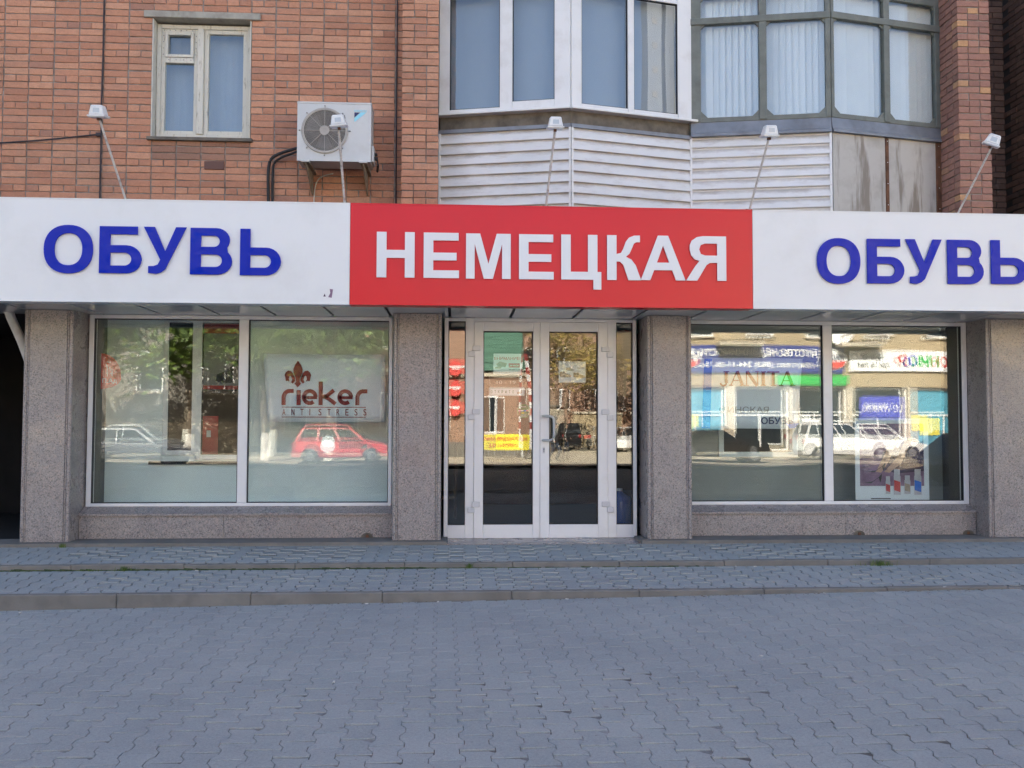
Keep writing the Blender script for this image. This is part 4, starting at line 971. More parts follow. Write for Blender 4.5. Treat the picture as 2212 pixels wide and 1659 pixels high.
part('sheet', MB().box(-3.02, -2.40, .98, 1.0, 1.90, 2.62), 'print_grey', pr); part('red_band', MB().box(-3.02, -2.40, .975, .979, 2.55, 2.70), 'print_red', pr); part('red_band', MB().box(-3.02, -2.40, .975, .979, 1.885, 1.93), 'print_red', pr)
part('print_sole', MB().prism([(-2.86, 1.985), (-2.80, 1.955), (-2.68, 1.96), (-2.60, 2.03), (-2.55, 2.16), (-2.53, 2.30), (-2.60, 2.31), (-2.66, 2.18), (-2.74, 2.11), (-2.85, 2.06)], .974, .979), 'print_dark', pr)
rp = root('red_display_panel', (-2.9, 1.0, .25), 'red display panel standing low behind the first window', 'panel')
part('board', MB().box(-3.02, -2.82, .95, .97, .25, 1.57), 'print_red', rp); part('print_mark', MB().box(-2.95, -2.90, .945, .949, 1.32, 1.40), 'paper', rp)
ov = root('red_oval_reflection', (-3.72, .05, 1.85), 'red half oval reflection with white lettering, painted on a sheet at the edge of the first window', 'sticker')  # a reflection in the glass, painted as a sheet behind it
part('sheet', MB().prism([(-3.83, 1.852)]+arc(-3.83, 1.97, .215, .118, -90, 10, 6)+arc(-3.83, 1.99, .21, .245, 5, 75, 8)+[(-3.83, 2.235)], .0475, .049), 'oval_red', ov)
fit_text('lettering', 'П.Ад', -3.815, -3.66, 1.905, 1.965, .0465, 'paper', ov, bold=.01)
rs_ = random.Random(3)
for k in range(16):
    x = -3.80+rs_.random()*.12; z = 2.0+rs_.random()*.17; L = .03+rs_.random()*.03; a = rs_.uniform(0, 3.1)
    dx, dz = math.cos(a)*L/2, math.sin(a)*L/2
    if x-3.83*0 > -3.83 and (x+3.83)/.20+(z-1.99)/.25 < 1.0: part('print_stroke', MB().prism([(x-dx, z-dz), (x-dx+.005, z-dz+.006), (x+dx+.005, z+dz+.006), (x+dx, z+dz)], .0462, .0470), 'paper', ov)

# banner with the lily logo
BY = .10
bn = root('logo_banner', (-1.46, BY, 1.5), 'white banner with a dark red lily and lettering hung behind the first window', 'banner')
vs, fs = [], []
for j in range(9):
    for i in range(25):
        u, v = i/24, j/8; x = -2.125+.06*(1-v)*(1-u)+u*1.327-.06*(1-v)*(1-u)*0; vs.append((x, BY+.003*math.sin(u*9)*(.3+.7*v)+.0015*math.sin(u*23+v*3), 1.505+.743*v-.006*math.sin(u*3.1)))
for j in range(8):
    for i in range(24): fs.append((j*25+i, j*25+i+1, (j+1)*25+i+1, (j+1)*25+i))
o = part('cloth', MB().add(vs, fs), 'banner_white', bn, 0, True); md = o.modifiers.new('thick', 'SOLIDIFY'); md.thickness = .0015; md.offset = 1
LY = BY-.010
def sh_(name, poly, mat, par, y=LY): return part(name, MB().prism(poly, y, y+.002), mat, par)
lx, lz = -1.746, 1.88
sh_('lily_petal', [(lx, lz+.293), (lx+.03, lz+.25), (lx+.05, lz+.20), (lx+.045, lz+.15), (lx+.025, lz+.11), (lx+.018, lz+.06), (lx+.035, lz+.04), (lx, lz), (lx-.035, lz+.04), (lx-.018, lz+.06), (lx-.025, lz+.11), (lx-.045, lz+.15), (lx-.05, lz+.20), (lx-.03, lz+.25)], 'logo_red', bn)
for s in (1, -1):
    P = [(.030, .10), (.055, .155), (.075, .178), (.105, .185), (.130, .165), (.143, .135), (.135, .105), (.130, .07), (.118, .068), (.105, .075), (.098, .062), (.090, .07), (.098, .09), (.092, .12), (.080, .128), (.070, .115), (.06, .085), (.072, .055), (.055, .04), (.03, .07)]
    pl = [(lx+s*a, lz+b) for a, b in P]; sh_('lily_petal', pl if s > 0 else pl[::-1], 'logo_red', bn)
def strip(pts, w_):
    P = [Vector(p) for p in pts]; Lh, Rh = [], []
    for i, p in enumerate(P):
        d = (P[min(i+1, len(P)-1)]-P[max(i-1, 0)]).normalized(); nn = Vector((-d.y, d.x))*w_/2; Lh.append(p+nn); Rh.append(p-nn)
    return Lh, Rh
def stroke(name, pts, w_, mat, par, y=LY):
    Lh, Rh = strip(pts, w_); m = MB(); n = len(Lh)
    vs = [(p.x, y, p.y) for p in Lh]+[(p.x, y, p.y) for p in Rh]+[(p.x, y+.002, p.y) for p in Lh]+[(p.x, y+.002, p.y) for p in Rh]
    fs = []
    for i in range(n-1): fs += [(i, i+1, n+i+1, n+i), (2*n+i, 3*n+i, 3*n+i+1, 2*n+i+1), (i, 2*n+i, 2*n+i+1, i+1), (n+i, n+i+1, 3*n+i+1, 3*n+i)]
    return m.add(vs, fs)
def merge(name, mbs, mat, par):
    m = MB()
    for q in mbs: m.add(q.v, q.f)
    return part(name, m, mat, par)
zb, zx, w_ = 1.686, 1.862, .044     # base line and x height of the wide lettering
hx = zx-zb
def let_r(x): return [stroke('', [(x+w_/2, zb), (x+w_/2, zb+hx*.45)]+arc(x+w_/2+.062, zb+hx*.45, .062, hx*.55-w_/2, 180, 95, 7)+[(x+.13, zx-w_/2)], w_, None, None)]
def let_e(x): return [stroke('', arc(x+.085, zb+hx/2, .085-w_/2, hx/2-w_/2, 0, 310, 18), w_, None, None), stroke('', [(x+.02, zb+hx*.47), (x+.165, zb+hx*.47)], w_*.75, None, None)]
merge('lettering', let_r(-1.919), 'logo_red', bn)
merge('lettering', [stroke('', [(-1.735, zb), (-1.735, zx-.012)], w_, None, None)], 'logo_red', bn)
merge('lettering', let_e(-1.700), 'logo_red', bn)
merge('lettering', [stroke('', [(-1.497, zb), (-1.497, 1.945)], w_, None, None), stroke('', [(-1.49, zb+hx*.50), (-1.43, zb+hx*.58), (-1.355, zx-.012)], w_*.95, None, None), stroke('', [(-1.46, zb+hx*.56), (-1.40, zb+hx*.36), (-1.335, zb+.014)], w_*.95, None, None)], 'logo_red', bn)
merge('lettering', let_e(-1.315), 'logo_red', bn)
merge('lettering', let_r(-1.120), 'logo_red', bn)
part('rule', MB().box(-1.915, -1.005, LY, LY+.002, 1.660, 1.667), 'logo_red', bn); part('rule', MB().box(-1.915, -1.005, LY, LY+.002, 1.552, 1.559), 'logo_red', bn)
for i, ch in enumerate('ANTISTRESS'): fit_text('lettering', ch, -1.908+.0975*i, -1.908+.0975*i+(.033 if ch != 'I' else .008), 1.574, 1.645, LY, 'logo_red', bn)

# second window
p2 = root('display_partition', (4.1, IY, .5), 'dim display partition with a dark opening behind the second shop window', 'partition')
m = MB()
for (a, b, c, d) in ((2.53, 3.11, .245, 2.70), (3.93, 5.75, .245, 2.70), (3.11, 3.93, .245, 1.165), (3.11, 3.93, 2.20, 2.70)): m.box(a, b, IY, IY+.05, c, d)
part('board', m, 'partition_dim', p2)
m = MB(); m.ring(3.05, 3.99, 1.105, 2.26, .06, IY-.02, IY-.0005); part('inner_frame', m, 'partition', p2, .003)
part('podium', MB().box(2.53, 5.75, .08, IY-.001, .245, .60), 'partition_dim', p2)
bb = root('blue_banner', (3.26, BY, 1.43), 'white banner with a blue stripe and dark lettering hung behind the second window', 'banner')
vs, fs = [], []
for j in range(9):
    for i in range(25):
        u, v = i/24, j/8; vs.append((2.57+u*(1.26+.075*v), BY+.004*math.sin(u*8+1)*(.4+.6*(1-v))+.002*math.sin(u*21), 1.432+.80*v+.008*math.sin(u*3.1)))
for j in range(8):
    for i in range(24): fs.append((j*25+i, j*25+i+1, (j+1)*25+i+1, (j+1)*25+i))
o = part('cloth', MB().add(vs, fs), 'banner_white', bb, 0, True); md = o.modifiers.new('thick', 'SOLIDIFY'); md.thickness = .0015; md.offset = 1
part('stripe', MB().prism([(2.736, 1.442), (2.832, 1.440), (2.862, 2.22), (2.772, 2.222)], LY+.003, LY+.005), 'banner_blue', bb)
part('corner_mark', MB().prism([(3.74, 1.445), (3.80, 1.445), (3.85, 1.50), (3.70, 1.50)], LY+.003, LY+.005), 'banner_blue', bb)
def serif(x, z0, h, kind):     # high contrast serif capitals
    t, k, s = .012, .034, .010; q = []
    def bar(a, b, w): q.append(stroke('', [a, b], w, None, None))
    if kind == 'J': bar((x+.075, z0+h), (x+.075, z0+.03), k); q.append(stroke('', arc(x+.042, z0+.03, .033, .03, 0, -180, 8), .02, None, None)); bar((x+.045, z0+h-.005), (x+.11, z0+h-.005), s); w = .115
    if kind == 'A': bar((x+.012, z0), (x+.082, z0+h), t); bar((x+.148, z0), (x+.085, z0+h), k); bar((x+.035, z0+h*.36), (x+.13, z0+h*.36), s); bar((x-.01, z0+.005), (x+.04, z0+.005), s); bar((x+.115, z0+.005), (x+.18, z0+.005), s); w = .172
    if kind == 'N': bar((x+.02, z0), (x+.02, z0+h), t); bar((x+.025, z0+h), (x+.14, z0), k); bar((x+.148, z0), (x+.148, z0+h), t); bar((x-.005, z0+.005), (x+.045, z0+.005), s); bar((x+.12, z0+h-.005), (x+.17, z0+h-.005), s); w = .178
    if kind == 'I': bar((x+.035, z0), (x+.035, z0+h), k); bar((x+.005, z0+.005), (x+.066, z0+.005), s); bar((x+.005, z0+h-.005), (x+.066, z0+h-.005), s); w = .08
    if kind == 'T': bar((x+.07, z0), (x+.07, z0+h), k); bar((x, z0+h-.008), (x+.14, z0+h-.008), .016); bar((x+.04, z0+.005), (x+.10, z0+.005), s); w = .145
    return q, w
x = 2.945
for ch in 'JANITA':
    q, wd = serif(x, 1.922, .165, ch); merge('lettering', q, 'logo_red', bb); x += wd
fit_text('lettering', 'ФИНСКАЯ', 2.935, 3.505, 1.615, 1.690, LY, 'print_grey', bb, bold=.01)
fit_text('lettering', 'ОБУВЬ', 3.415, 3.781, 1.490, 1.568, LY, 'navy', bb, bold=.02)
ps = root('care_poster', (4.95, .15, .62), 'tall poster with purple shoe care picture in the right pane of the second window', 'poster')
part('sheet', MB().box(4.522, 5.385, .15, .153, .628, 1.56), 'banner_white', ps)
part('picture', MB().box(4.575, 5.325, .147, .1495, .79, 1.50), 'poster_purple', ps)
part('print_sofa', MB().prism([(4.85, 1.18), (5.325, 1.30), (5.325, .96), (5.0, .93), (4.80, 1.0)], .1455, .1469), 'poster_dark', ps)
for dx in (0, .16): part('print_leg', MB().prism([(4.95+dx, 1.32), (5.05+dx, 1.36), (4.90+dx, 1.05), (4.82+dx*.6, .94), (4.76+dx*.6, .95), (4.84+dx, 1.10)], .1440-.001*dx, .1452-.001*dx), 'skin', ps)
for (x, z) in ((4.62, .83), (4.66, .955)): part('print_heel', MB().prism([(x, z), (x+.10, z+.012), (x+.17, z+.06), (x+.21, z+.10), (x+.20, z+.03), (x+.19, z), (x+.17, z+.055), (x+.08, z-.01)], .1425, .1436), 'print_dark', ps)
for i, (x, w2, h, mt) in enumerate(((4.87, .055, .20, 'print_red'), (4.965, .08, .29, 'print_red'), (5.09, .07, .21, 'print_tan'), (5.205, .085, .29, 'banner_blue'))):
    z = .70-(.01 if i % 2 else 0); body = [(x, z), (x+w2, z), (x+w2, z+h*.72), (x+w2*.92, z+h*.76), (x+w2*.92, z+h), (x+w2*.08, z+h), (x+w2*.08, z+h*.76), (x, z+h*.72)]
    bt_ = part('print_bottle', MB().prism(body, .1410, .1424), 'print_bottle', ps)
    part('print_label', MB().prism([(x+.004, z+h*.18), (x+w2-.004, z+h*.10), (x+w2-.004, z+h*.50), (x+.004, z+h*.58)], .1396, .1409), mt, bt_)
part('print_line', MB().box(4.70, 4.93, .1475, .1494, .640, .652), 'print_dark', ps)
# odd things in the doorway
wb = root('water_bottle', (1.86, .35, .245), 'blue water bottle standing behind the right side light', 'bottle')
part('body', MB().tube([(1.86, .4, .246), (1.86, .4, .26), (1.86, .4, .60), (1.86, .4, .66), (1.86, .4, .70), (1.86, .4, .72)], [.12, .135, .135, .12, .05, .03], 20), 'bottle_blue', wb, 0, True)
part('cap', MB().tube([(1.86, .4, .721), (1.86, .4, .75)], .032, 14), 'banner_white', wb)
ct = root('dark_counter', (.9, 4.2, .245), 'dark wooden counter deep inside the shop', 'counter')
part('body', MB().box(.2, 2.2, 4.0, 4.6, .245, 1.15), 'wood_dark', ct, .01); part('top', MB().box(.15, 2.25, 3.95, 4.65, 1.151, 1.19), 'wood_dark', ct, .005)
sp_ = root('shop_shelf', (-.2, 3, .245), 'dark shelf unit inside the shop behind the left side light', 'shelf')
part('side', MB().box(-.48, -.44, 2.0, 3.0, .245, 2.2), 'wood_dark', sp_); part('side', MB().box(-.04, .0, 2.0, 3.0, .245, 2.2), 'wood_dark', sp_)
for z in (.5, 1.0, 1.5, 2.0): part('shelf_board', MB().box(-.439, -.041, 2.0, 3.0, z, z+.03), 'wood_dark', sp_)

# ================================================================ dark passage and downpipe at the left end
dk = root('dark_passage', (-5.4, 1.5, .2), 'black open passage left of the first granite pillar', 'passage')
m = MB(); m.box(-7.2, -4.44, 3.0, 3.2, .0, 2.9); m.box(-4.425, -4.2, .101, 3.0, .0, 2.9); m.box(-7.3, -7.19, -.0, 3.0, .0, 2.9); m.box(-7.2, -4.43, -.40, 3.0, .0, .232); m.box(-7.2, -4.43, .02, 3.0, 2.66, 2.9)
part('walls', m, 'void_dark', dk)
m = MB(); m.tube([(-4.492, -.62, 2.66), (-4.49, -.62, 2.60), (-4.475, -.61, 2.55), (-4.40, -.56, 2.38), (-4.33, -.50, 2.20), (-4.30, -.47, 2.08)], .046, 14)
dp = root('downpipe', (-4.4, -.55, 2.05), 'white plastic downpipe slanting from the canopy beside the first pillar', 'pipe')
part('pipe', MB().tube([(-4.74, -.10, 2.75), (-4.735, -.10, 2.66), (-4.72, -.09, 2.60), (-4.635, -.03, 2.36), (-4.575, .02, 2.15), (-4.55, .04, 2.02)], .047, 14), 'pipe_white', dp, 0, True)
part('collar', MB().tube([(-4.737, -.10, 2.70), (-4.735, -.10, 2.645)], .056, 14), 'pipe_white', dp)

# ================================================================ small growth and litter along the steps
def tufts(name, spots, label, seed):
    rs = random.Random(seed); m = MB()
    for (x, y, z, n, h, sp) in spots:
        for k in range(n):
            a = rs.uniform(0, 6.28); r = abs(rs.gauss(0, sp)); bx, by = x+r*math.cos(a), y+abs(r*math.sin(a))*-.25
            hh = h*rs.uniform(.4, 1.1); lx_, ly_ = rs.gauss(0, .35)*hh, rs.gauss(0, .3)*hh; w_ = .0025
            m.add([(bx-w_, by, z-.005), (bx+w_, by, z-.005), (bx+lx_*.5+w_*.7, by+ly_*.5, z+hh*.6), (bx+lx_*.5-w_*.7, by+ly_*.5, z+hh*.6), (bx+lx_, by+ly_, z+hh)], [(0, 1, 2, 3), (3, 2, 4)])
    o = bpy.data.objects.new(name, raw_mesh(name, m, 'grass_blade')); C.objects.link(o); tag(o, label, 'grass', kind='stuff'); return o
sp = [(-3.0, -1.47, .150, 60, .05, .05), (-3.3, -1.47, .150, 30, .03, .06), (.12, -1.47, .150, 40, .06, .02), (4.02, -1.47, .152, 90, .06, .09), (-3.95, -.53, .240, 40, .05, .02), (5.9, -1.47, .15, 20, .03, .03)]
sp += [(-4.6+.055*k+random.uniform(-.03, .03), -1.463, .150, 9, .010, .03) for k in range(95)]
tufts('grass', sp, 'small weeds and moss growing along the foot of the steps', 5)
m = MB(); rs = random.Random(21)
x = -4.75
while x < 2.4:
    L = rs.uniform(.03, .09); d = max(.006, (.030 if x < -.3 else .016)*rs.uniform(.4, 1.1)); hgt = d*rs.uniform(.35, .6)
    if x < .2 or rs.random() < .55: m.add([(x, -1.452, .15), (x+L, -1.452, .15), (x+L*.9, -1.457-d, .1525), (x+L*.2, -1.457-d*rs.uniform(.6, 1), .1525), (x, -1.453, .153+hgt), (x+L, -1.453, .153+hgt*rs.uniform(.5, 1))], [(0, 1, 2, 3), (3, 2, 5, 4), (0, 3, 4), (1, 5, 2)])
    x += L*.8
o = bpy.data.objects.new('moss', raw_mesh('moss', m, 'moss')); C.objects.link(o); tag(o, 'dark green moss line along the foot of the upper step', 'moss', kind='stuff')
m = MB(); rs = random.Random(9)
for k in range(240):
    if k < 200: x = rs.choice((rs.gauss(-.9, .5), rs.gauss(1.1, .6), rs.uniform(-3.5, 5.5), rs.gauss(2.6, .4), rs.gauss(4.2, .3))); y = -2.49-abs(rs.gauss(0, .035)); z = gz(x, y)+.002
    else: x = rs.uniform(-3.5, 5); y = rs.uniform(-6, -2.7); z = gz(x, y)+.002
    s = rs.uniform(.003, .016); a = rs.uniform(0, 3.14)
    if k >= 200: s *= .7
    c, d = math.cos(a)*s, math.sin(a)*s
    m.add([(x+c, y+d, z), (x-d*.4, y+c*.4, z+s*.3), (x-c, y-d, z+.001), (x+d*.4, y-c*.4, z+s*.15)], [(0, 1, 2, 3)])
o = bpy.data.objects.new('leaf_litter', raw_mesh('leaf_litter', m, 'debris_brown')); C.objects.link(o); tag(o, 'brown scraps of leaf litter swept against the lower kerb', 'litter', kind='stuff')
m = MB()
for (x, y, z) in ((-.72, -2.52, 0), (-.15, -2.51, 0), (.9, -2.51, 0), (3.05, -2.50, 0), (-1.0, -1.49, .153), (-2.35, -1.50, .152), (1.25, -1.49, .152), (2.62, -1.49, .153), (2.80, -1.50, .153), (1.9, -4.3, 0), (-.7, -4.6, 0), (-1.75, -6.0, 0), (4.1, -2.47, .126), (-3.4, -2.56, 0)):
    z = z or gz(x, y)+.001; a = random.uniform(0, 3); s = .014
    c, d = math.cos(a)*s, math.sin(a)*s; e, f_ = -d*.35, c*.35
    m.hexa([(x+c+e, y+d+f_, z), (x+c-e, y+d-f_, z), (x-c-e, y-d-f_, z), (x-c+e, y-d+f_, z), (x+c+e, y+d+f_, z+.006), (x+c-e, y+d-f_, z+.006), (x-c-e, y-d-f_, z+.006), (x-c+e, y-d+f_, z+.006)])
thing('paper_scraps', m, 'debris_pale', 'tiny pale paper scraps and butts scattered on the steps', 'litter', kind='stuff')

# ================================================================ the other side of the street, seen in the glass
FZ = -.20
def car(label, paint, x, y, rz, L, W, H, kind='hatch', z=FZ):
    o = root('parked_car', (x, y, z), label, 'car', 'cars across the street', rz=rz)
    hl = L/2; b = .24; belt = H*.60; hood = H*.54
    side = [(-hl, b+.06), (-hl+.02, belt*.9), (-hl+.10, belt), (hl*.38, belt), (hl*.55, hood+.02), (hl*.93, hood-.10), (hl, hood-.22), (hl, b+.05), (hl-.06, b)]
    wx = (-hl+.72, hl-.78); wr = .31
    bottom = []
    for cxw in (wx[1], wx[0]): bottom += arc(cxw, b, wr+.05, wr+.05, 0, 180, 8)
    prof = side+bottom+[(-hl+.05, b)]
    m = MB(); n = len(prof)
    vs = []
    for yy, k in ((-W/2+.05, 0), (-W/2, 1), (W/2, 1), (W/2-.05, 0)):
        for (px, pz) in prof: s = .985 if k == 0 else 1; vs.append((px*(.985 if k == 0 else 1), yy if k == 1 else yy, pz if k == 1 else (pz-b)*1.0+b))
    # outer skins slightly inset toward the belt
    vs = []
    for yy, top in ((-W/2, .06), (W/2, -.06)):
        for (px, pz) in prof: f = max(0, (pz-H*.35)/(H*.3)); vs.append((px, yy+top*f, pz))
    m.add(vs, [tuple(range(n)), tuple(range(2*n-1, n-1, -1))]+[(i, i+n, (i+1) % n+n, (i+1) % n) for i in range(n)])
    part('body', m, paint, o, .035)
    if kind == 'sedan': cab = [(-hl*.72, belt-.01), (-hl*.42, H-.03), (hl*.02, H), (hl*.12, H-.02), (hl*.46, belt-.01)]
    elif kind == 'suv': cab = [(-hl+.08, belt-.01), (-hl+.30, H-.03), (-hl*.3, H), (hl*.12, H-.03), (hl*.44, belt-.01)]
    else: cab = [(-hl+.08, belt-.01), (-hl+.36, H-.04), (-hl*.2, H), (hl*.15, H-.04), (hl*.50, belt-.01)]
    m = MB(); n = len(cab); cxm = sum(p[0] for p in cab)/n
    vs = []
    for sgn in (-1, 1):
        for (px, pz) in cab: f = (pz-belt)/(H-belt); vs.append((px, sgn*(W/2-.06-.16*max(f, 0)), pz))
    m.add(vs, [tuple(range(n)), tuple(range(2*n-1, n-1, -1))]+[(i, i+n, (i+1) % n+n, (i+1) % n) for i in range(n)])
    part('cabin', m, paint, o, .04)
    zb_, zt_ = belt+.02, H-.09
    def xat(z, a, b_): t = (z-a[1])/(b_[1]-a[1]); return a[0]+(b_[0]-a[0])*t
    rear, front = (cab[0], cab[1]), (cab[-1], cab[-2])
    for sgn in (-1, 1):
        def yo(z): return sgn*(W/2-.06-.16*(z-belt)/(H-belt)+.006)
        xr0, xr1, xf0, xf1 = xat(zb_, *rear)+.10, xat(zt_, *rear)+.10, xat(zb_, *front)-.12, xat(zt_, *front)-.10
        cuts = [(0, .30), (.33, .64), (.67, 1)] if kind != 'sedan' else [(0, .46), (.49, 1)]
        for (a, c) in cuts:
            q = [(xr0+(xf0-xr0)*a, yo(zb_), zb_), (xr0+(xf0-xr0)*c, yo(zb_), zb_), (xr1+(xf1-xr1)*c, yo(zt_), zt_), (xr1+(xf1-xr1)*a, yo(zt_), zt_)]
            q2 = [(px, py-sgn*.01, pz) for px, py, pz in q]; part('side_window', MB().hexa(q+q2) if False else MB().add(q+q2, [(0, 1, 2, 3), (7, 6, 5, 4), (0, 4, 5, 1), (1, 5, 6, 2), (2, 6, 7, 3), (3, 7, 4, 0)]), 'car_glass', o)
    for (pa, pb), s in ((front, 1), (rear, -1)):
        q = []
        for z in (belt+.04, H-.10):
            px = xat(z, pa, pb)+s*.006; hw = W/2-.12-.16*(z-belt)/(H-belt); q += [(px, -hw, z), (px, hw, z)]
        q = [q[0], q[1], q[3], q[2]]; q2 = [(a-s*.01, b_, c) for a, b_, c in q]; part('windscreen', MB().add(q+q2, [(0, 1, 2, 3), (7, 6, 5, 4), (0, 4, 5, 1), (1, 5, 6, 2), (2, 6, 7, 3), (3, 7, 4, 0)]), 'car_glass', o)
    for cxw in wx:
        for sgn in (-1, 1):
            wh = part('wheel', MB().tube([(cxw, sgn*(W/2-.20), wr), (cxw, sgn*(W/2-.005), wr)], wr, 20), 'tyre', o)
            part('rim', MB().tube([(cxw, sgn*(W/2-.10), wr), (cxw, sgn*(W/2+.004), wr)], wr*.62, 12), 'rim', wh)
    for sgn in (-1, 1):
        part('headlight', MB().box(hl-.16, hl+.004, *sorted((sgn*(W/2-.45), sgn*(W/2-.10))), hood-.30, hood-.20), 'head_light', o, .02)
        part('tail_light', MB().box(-hl-.004, -hl+.12, *sorted((sgn*(W/2-.30), sgn*(W/2-.05))), belt-.28, belt-.06), 'red_light', o, .02)
    part('bumper', MB().box(hl-.10, hl+.03, -W/2+.05, W/2-.05, b, b+.20), paint, o, .03); part('bumper', MB().box(-hl-.03, -hl+.10, -W/2+.05, W/2-.05, b, b+.22), paint, o, .03)
    return o
rc = car('red delivery hatchback reflected in the first shop window', 'paint_red', -4.9, -29.6, 0, 3.95, 1.7, 1.50, 'hatch')
m = MB(); m.prism([(-.55+.30*math.cos(2*math.pi*k/20), .72+.26*math.sin(2*math.pi*k/20)) for k in range(20)], .856, .862); part('door_emblem', m, 'banner_white', rc)
part('door_strip', MB().box(-.1, 1.0, .852, .858, .62, .80), 'paint_dark', rc)
car('long silver car reflected in the left pane of the first shop window', 'paint_silver', -13.4, -28.6, 0, 4.7, 1.8, 1.48, 'sedan')
car('white off-road car reflected in the second shop window', 'paint_white', 18.6, -33.0, 0, 4.7, 1.85, 1.72, 'suv')
car('white hatchback parked behind the white off-road car, seen reflected', 'paint_white', 21.6, -35.6, 0, 4.2, 1.75, 1.55, 'hatch')
car('dark saloon car reflected below the blue and white banner', 'paint_dark', 11.9, -31.0, 0, 4.5, 1.8, 1.42, 'sedan')
car('black estate car seen from behind, reflected in the right door', 'paint_black', 7.0, -49, R(-92), 4.5, 1.85, 1.75, 'suv')
car('white car facing the shop, reflected in the right door', 'paint_white', 9.6, -46.5, R(88), 4.2, 1.75, 1.55, 'hatch')

car('dark car parked close by, reflected low in the right pane of the second window', 'paint_dark', 12.9, -12.4, R(176), 4.6, 1.8, 1.62, 'suv', z=-.33)

def windows_on(o, xs, zs, y, w_, h, frame='upvc', glass='car_glass'):
    for x in xs:
        for z in zs:
            f_ = part('window', MB().ring(x, x+w_, z, z+h, .08, y-.02, y+.05), frame, o); part('pane', MB().box(x+.08, x+w_-.08, y, y+.015, z+.08, z+h-.08), glass, f_)
            part('sill', MB().box(x-.08, x+w_+.08, y, y+.14, z-.08, z-.005), 'stone_light', f_)
# beige building with shops
bd = root('beige_building', (26, -42, FZ), 'beige building with shop fronts and balconies reflected in the second window', 'building')
part('wall', MB().box(11.2, 44, -52, -38, 3.4, 12.5), 'stucco_beige', bd)
for k in range(10): x = 11.2+3.3*k; part('shop_pier', MB().box(x, x+.5, -38.6, -38.0, FZ, 3.4), 'stone_light', bd)
for k in range(9):
    x = 11.7+3.3*k; sf = part('shop_glazing', MB().box(x, x+2.8, -38.35, -38.3, FZ+.4, 3.3), ('cyan_print', 'car_glass', 'car_glass', 'car_glass', 'cyan_print', 'car_glass', 'yellow_print', 'car_glass', 'cyan_print')[k], bd)
    m = MB(); m.ring(x, x+2.8, FZ+.3, 3.35, .10, -38.3, -38.2); m.box(x+.1, x+2.7, -38.3, -38.22, 1.9, 2.0); m.box(x+1.35, x+1.43, -38.3, -38.22, FZ+.4, 1.9); part('shop_frame', m, 'upvc', sf)
    if k % 2 == 0: part('poster', MB().box(x+.2, x+1.2, -38.29, -38.26, .9, 1.8), ('yellow_print', 'paper', 'yellow_print', 'cyan_print', 'paper')[k//2], sf)
m = MB(); m.box(11.2, 44, -39, -37.6, FZ, .1); part('step', m, 'stone_light', bd)
windows_on(bd, [12.3+3.3*k for k in range(9)], (6.1, 9.2), -38, 1.5, 1.9)
for k in range(4):
    x = 13.9+6.6*k; m = MB(); m.box(x, x+2.4, -38, -37.0, 5.55, 5.72)
    for j in range(13): m.box(x+.02+.19*j, x+.05+.19*j, -37.06, -37.03, 5.72, 6.6)
    m.box(x, x+2.4, -37.08, -37.01, 6.6, 6.66); part('balcony', m, 'stone_light', bd)
for (x, z) in ((12.0, 6.9), (13.2, 7.6)): part('satellite_dish', MB().tube([(x, -37.8, z), (x+.03, -37.62, z+.02), (x+.05, -37.5, z+.03)], [.08, .32, .42], 18, caps=False), 'paper', bd)
part('satellite_dish', MB().tube([(20.6, -37.8, 6.4), (20.6, -37.55, 6.4), (20.6, -37.4, 6.4)], [.1, .55, .75], 20, caps=False), 'paper', bd)
rf = part('cornice', MB().box(11.0, 44.2, -52.2, -37.6, 12.5, 13.0), 'stone_light', bd)
aw = root('blue_banner_sign', (17, -37.9, 4), 'long blue estate agency banner above the shops, seen mirrored in the second window', 'sign')
part('panel', MB().box(11.6, 21.0, -37.98, -37.85, 4.15, 5.62), 'awning_blue', aw)
fit_text('lettering', 'АГЕНТСТВО НЕДВИЖИМОСТИ', 13.0, 20.2, 4.95, 5.42, -37.82, 'paper', aw, bold=.03, face='back')
fit_text('lettering', '2 этаж, тел.: (863) 244-11-26, 36-34', 12.6, 19.8, 4.35, 4.72, -37.82, 'paper', aw, bold=.02, face='back')
for x in (12.3, 20.4):
    part('oval', MB().prism([(x+.75*math.cos(2*math.pi*k/24), 4.88+.55*math.sin(2*math.pi*k/24)) for k in range(24)], -37.84, -37.80), 'paper', aw)
    part('oval', MB().prism([(x+.68*math.cos(R(180+180*k/12)), 4.78+.42*math.sin(R(180+180*k/12))) for k in range(13)], -37.80, -37.78), 'print_red', aw)
    fit_text('lettering', 'РУСЬ', x-.5, x+.5, 4.80, 5.12, -37.76, 'navy', aw, bold=.02, face='back')
js = root('kids_shop_sign', (24, -37.9, 4), 'white shop sign with coloured letters next to the blue banner, seen mirrored', 'sign')
part('panel', MB().box(21.3, 27.0, -37.98, -37.85, 4.25, 5.35), 'paper', js)
for i, (ch, mt) in enumerate(zip('ЮНИОР', ('print_red', 'sign_green', 'sign_green', 'purple_print', 'print_red'))): fit_text('lettering', ch, 26.3-.56*i-.24, 26.3-.56*i+.24, 4.5, 5.1, -37.82, mt, js, bold=.03, face='back')
fit_text('lettering', 'от 0', 22.0, 23.0, 4.85, 5.15, -37.82, 'print_dark', js, face='back'); fit_text('lettering', 'до 16 лет', 21.7, 23.4, 4.4, 4.72, -37.82, 'print_dark', js, face='back')
gsn = thing('green_shop_sign', MB().box(17.2, 21.2, -37.95, -37.8, 3.5, 4.0), 'sign_green', 'plain green sign strip below the blue banner, seen mirrored', 'sign')
cs = root('purple_clothes_banner', (23, -38.1, 1), 'purple blue clothes shop banner in a far shop front, seen mirrored', 'sign')
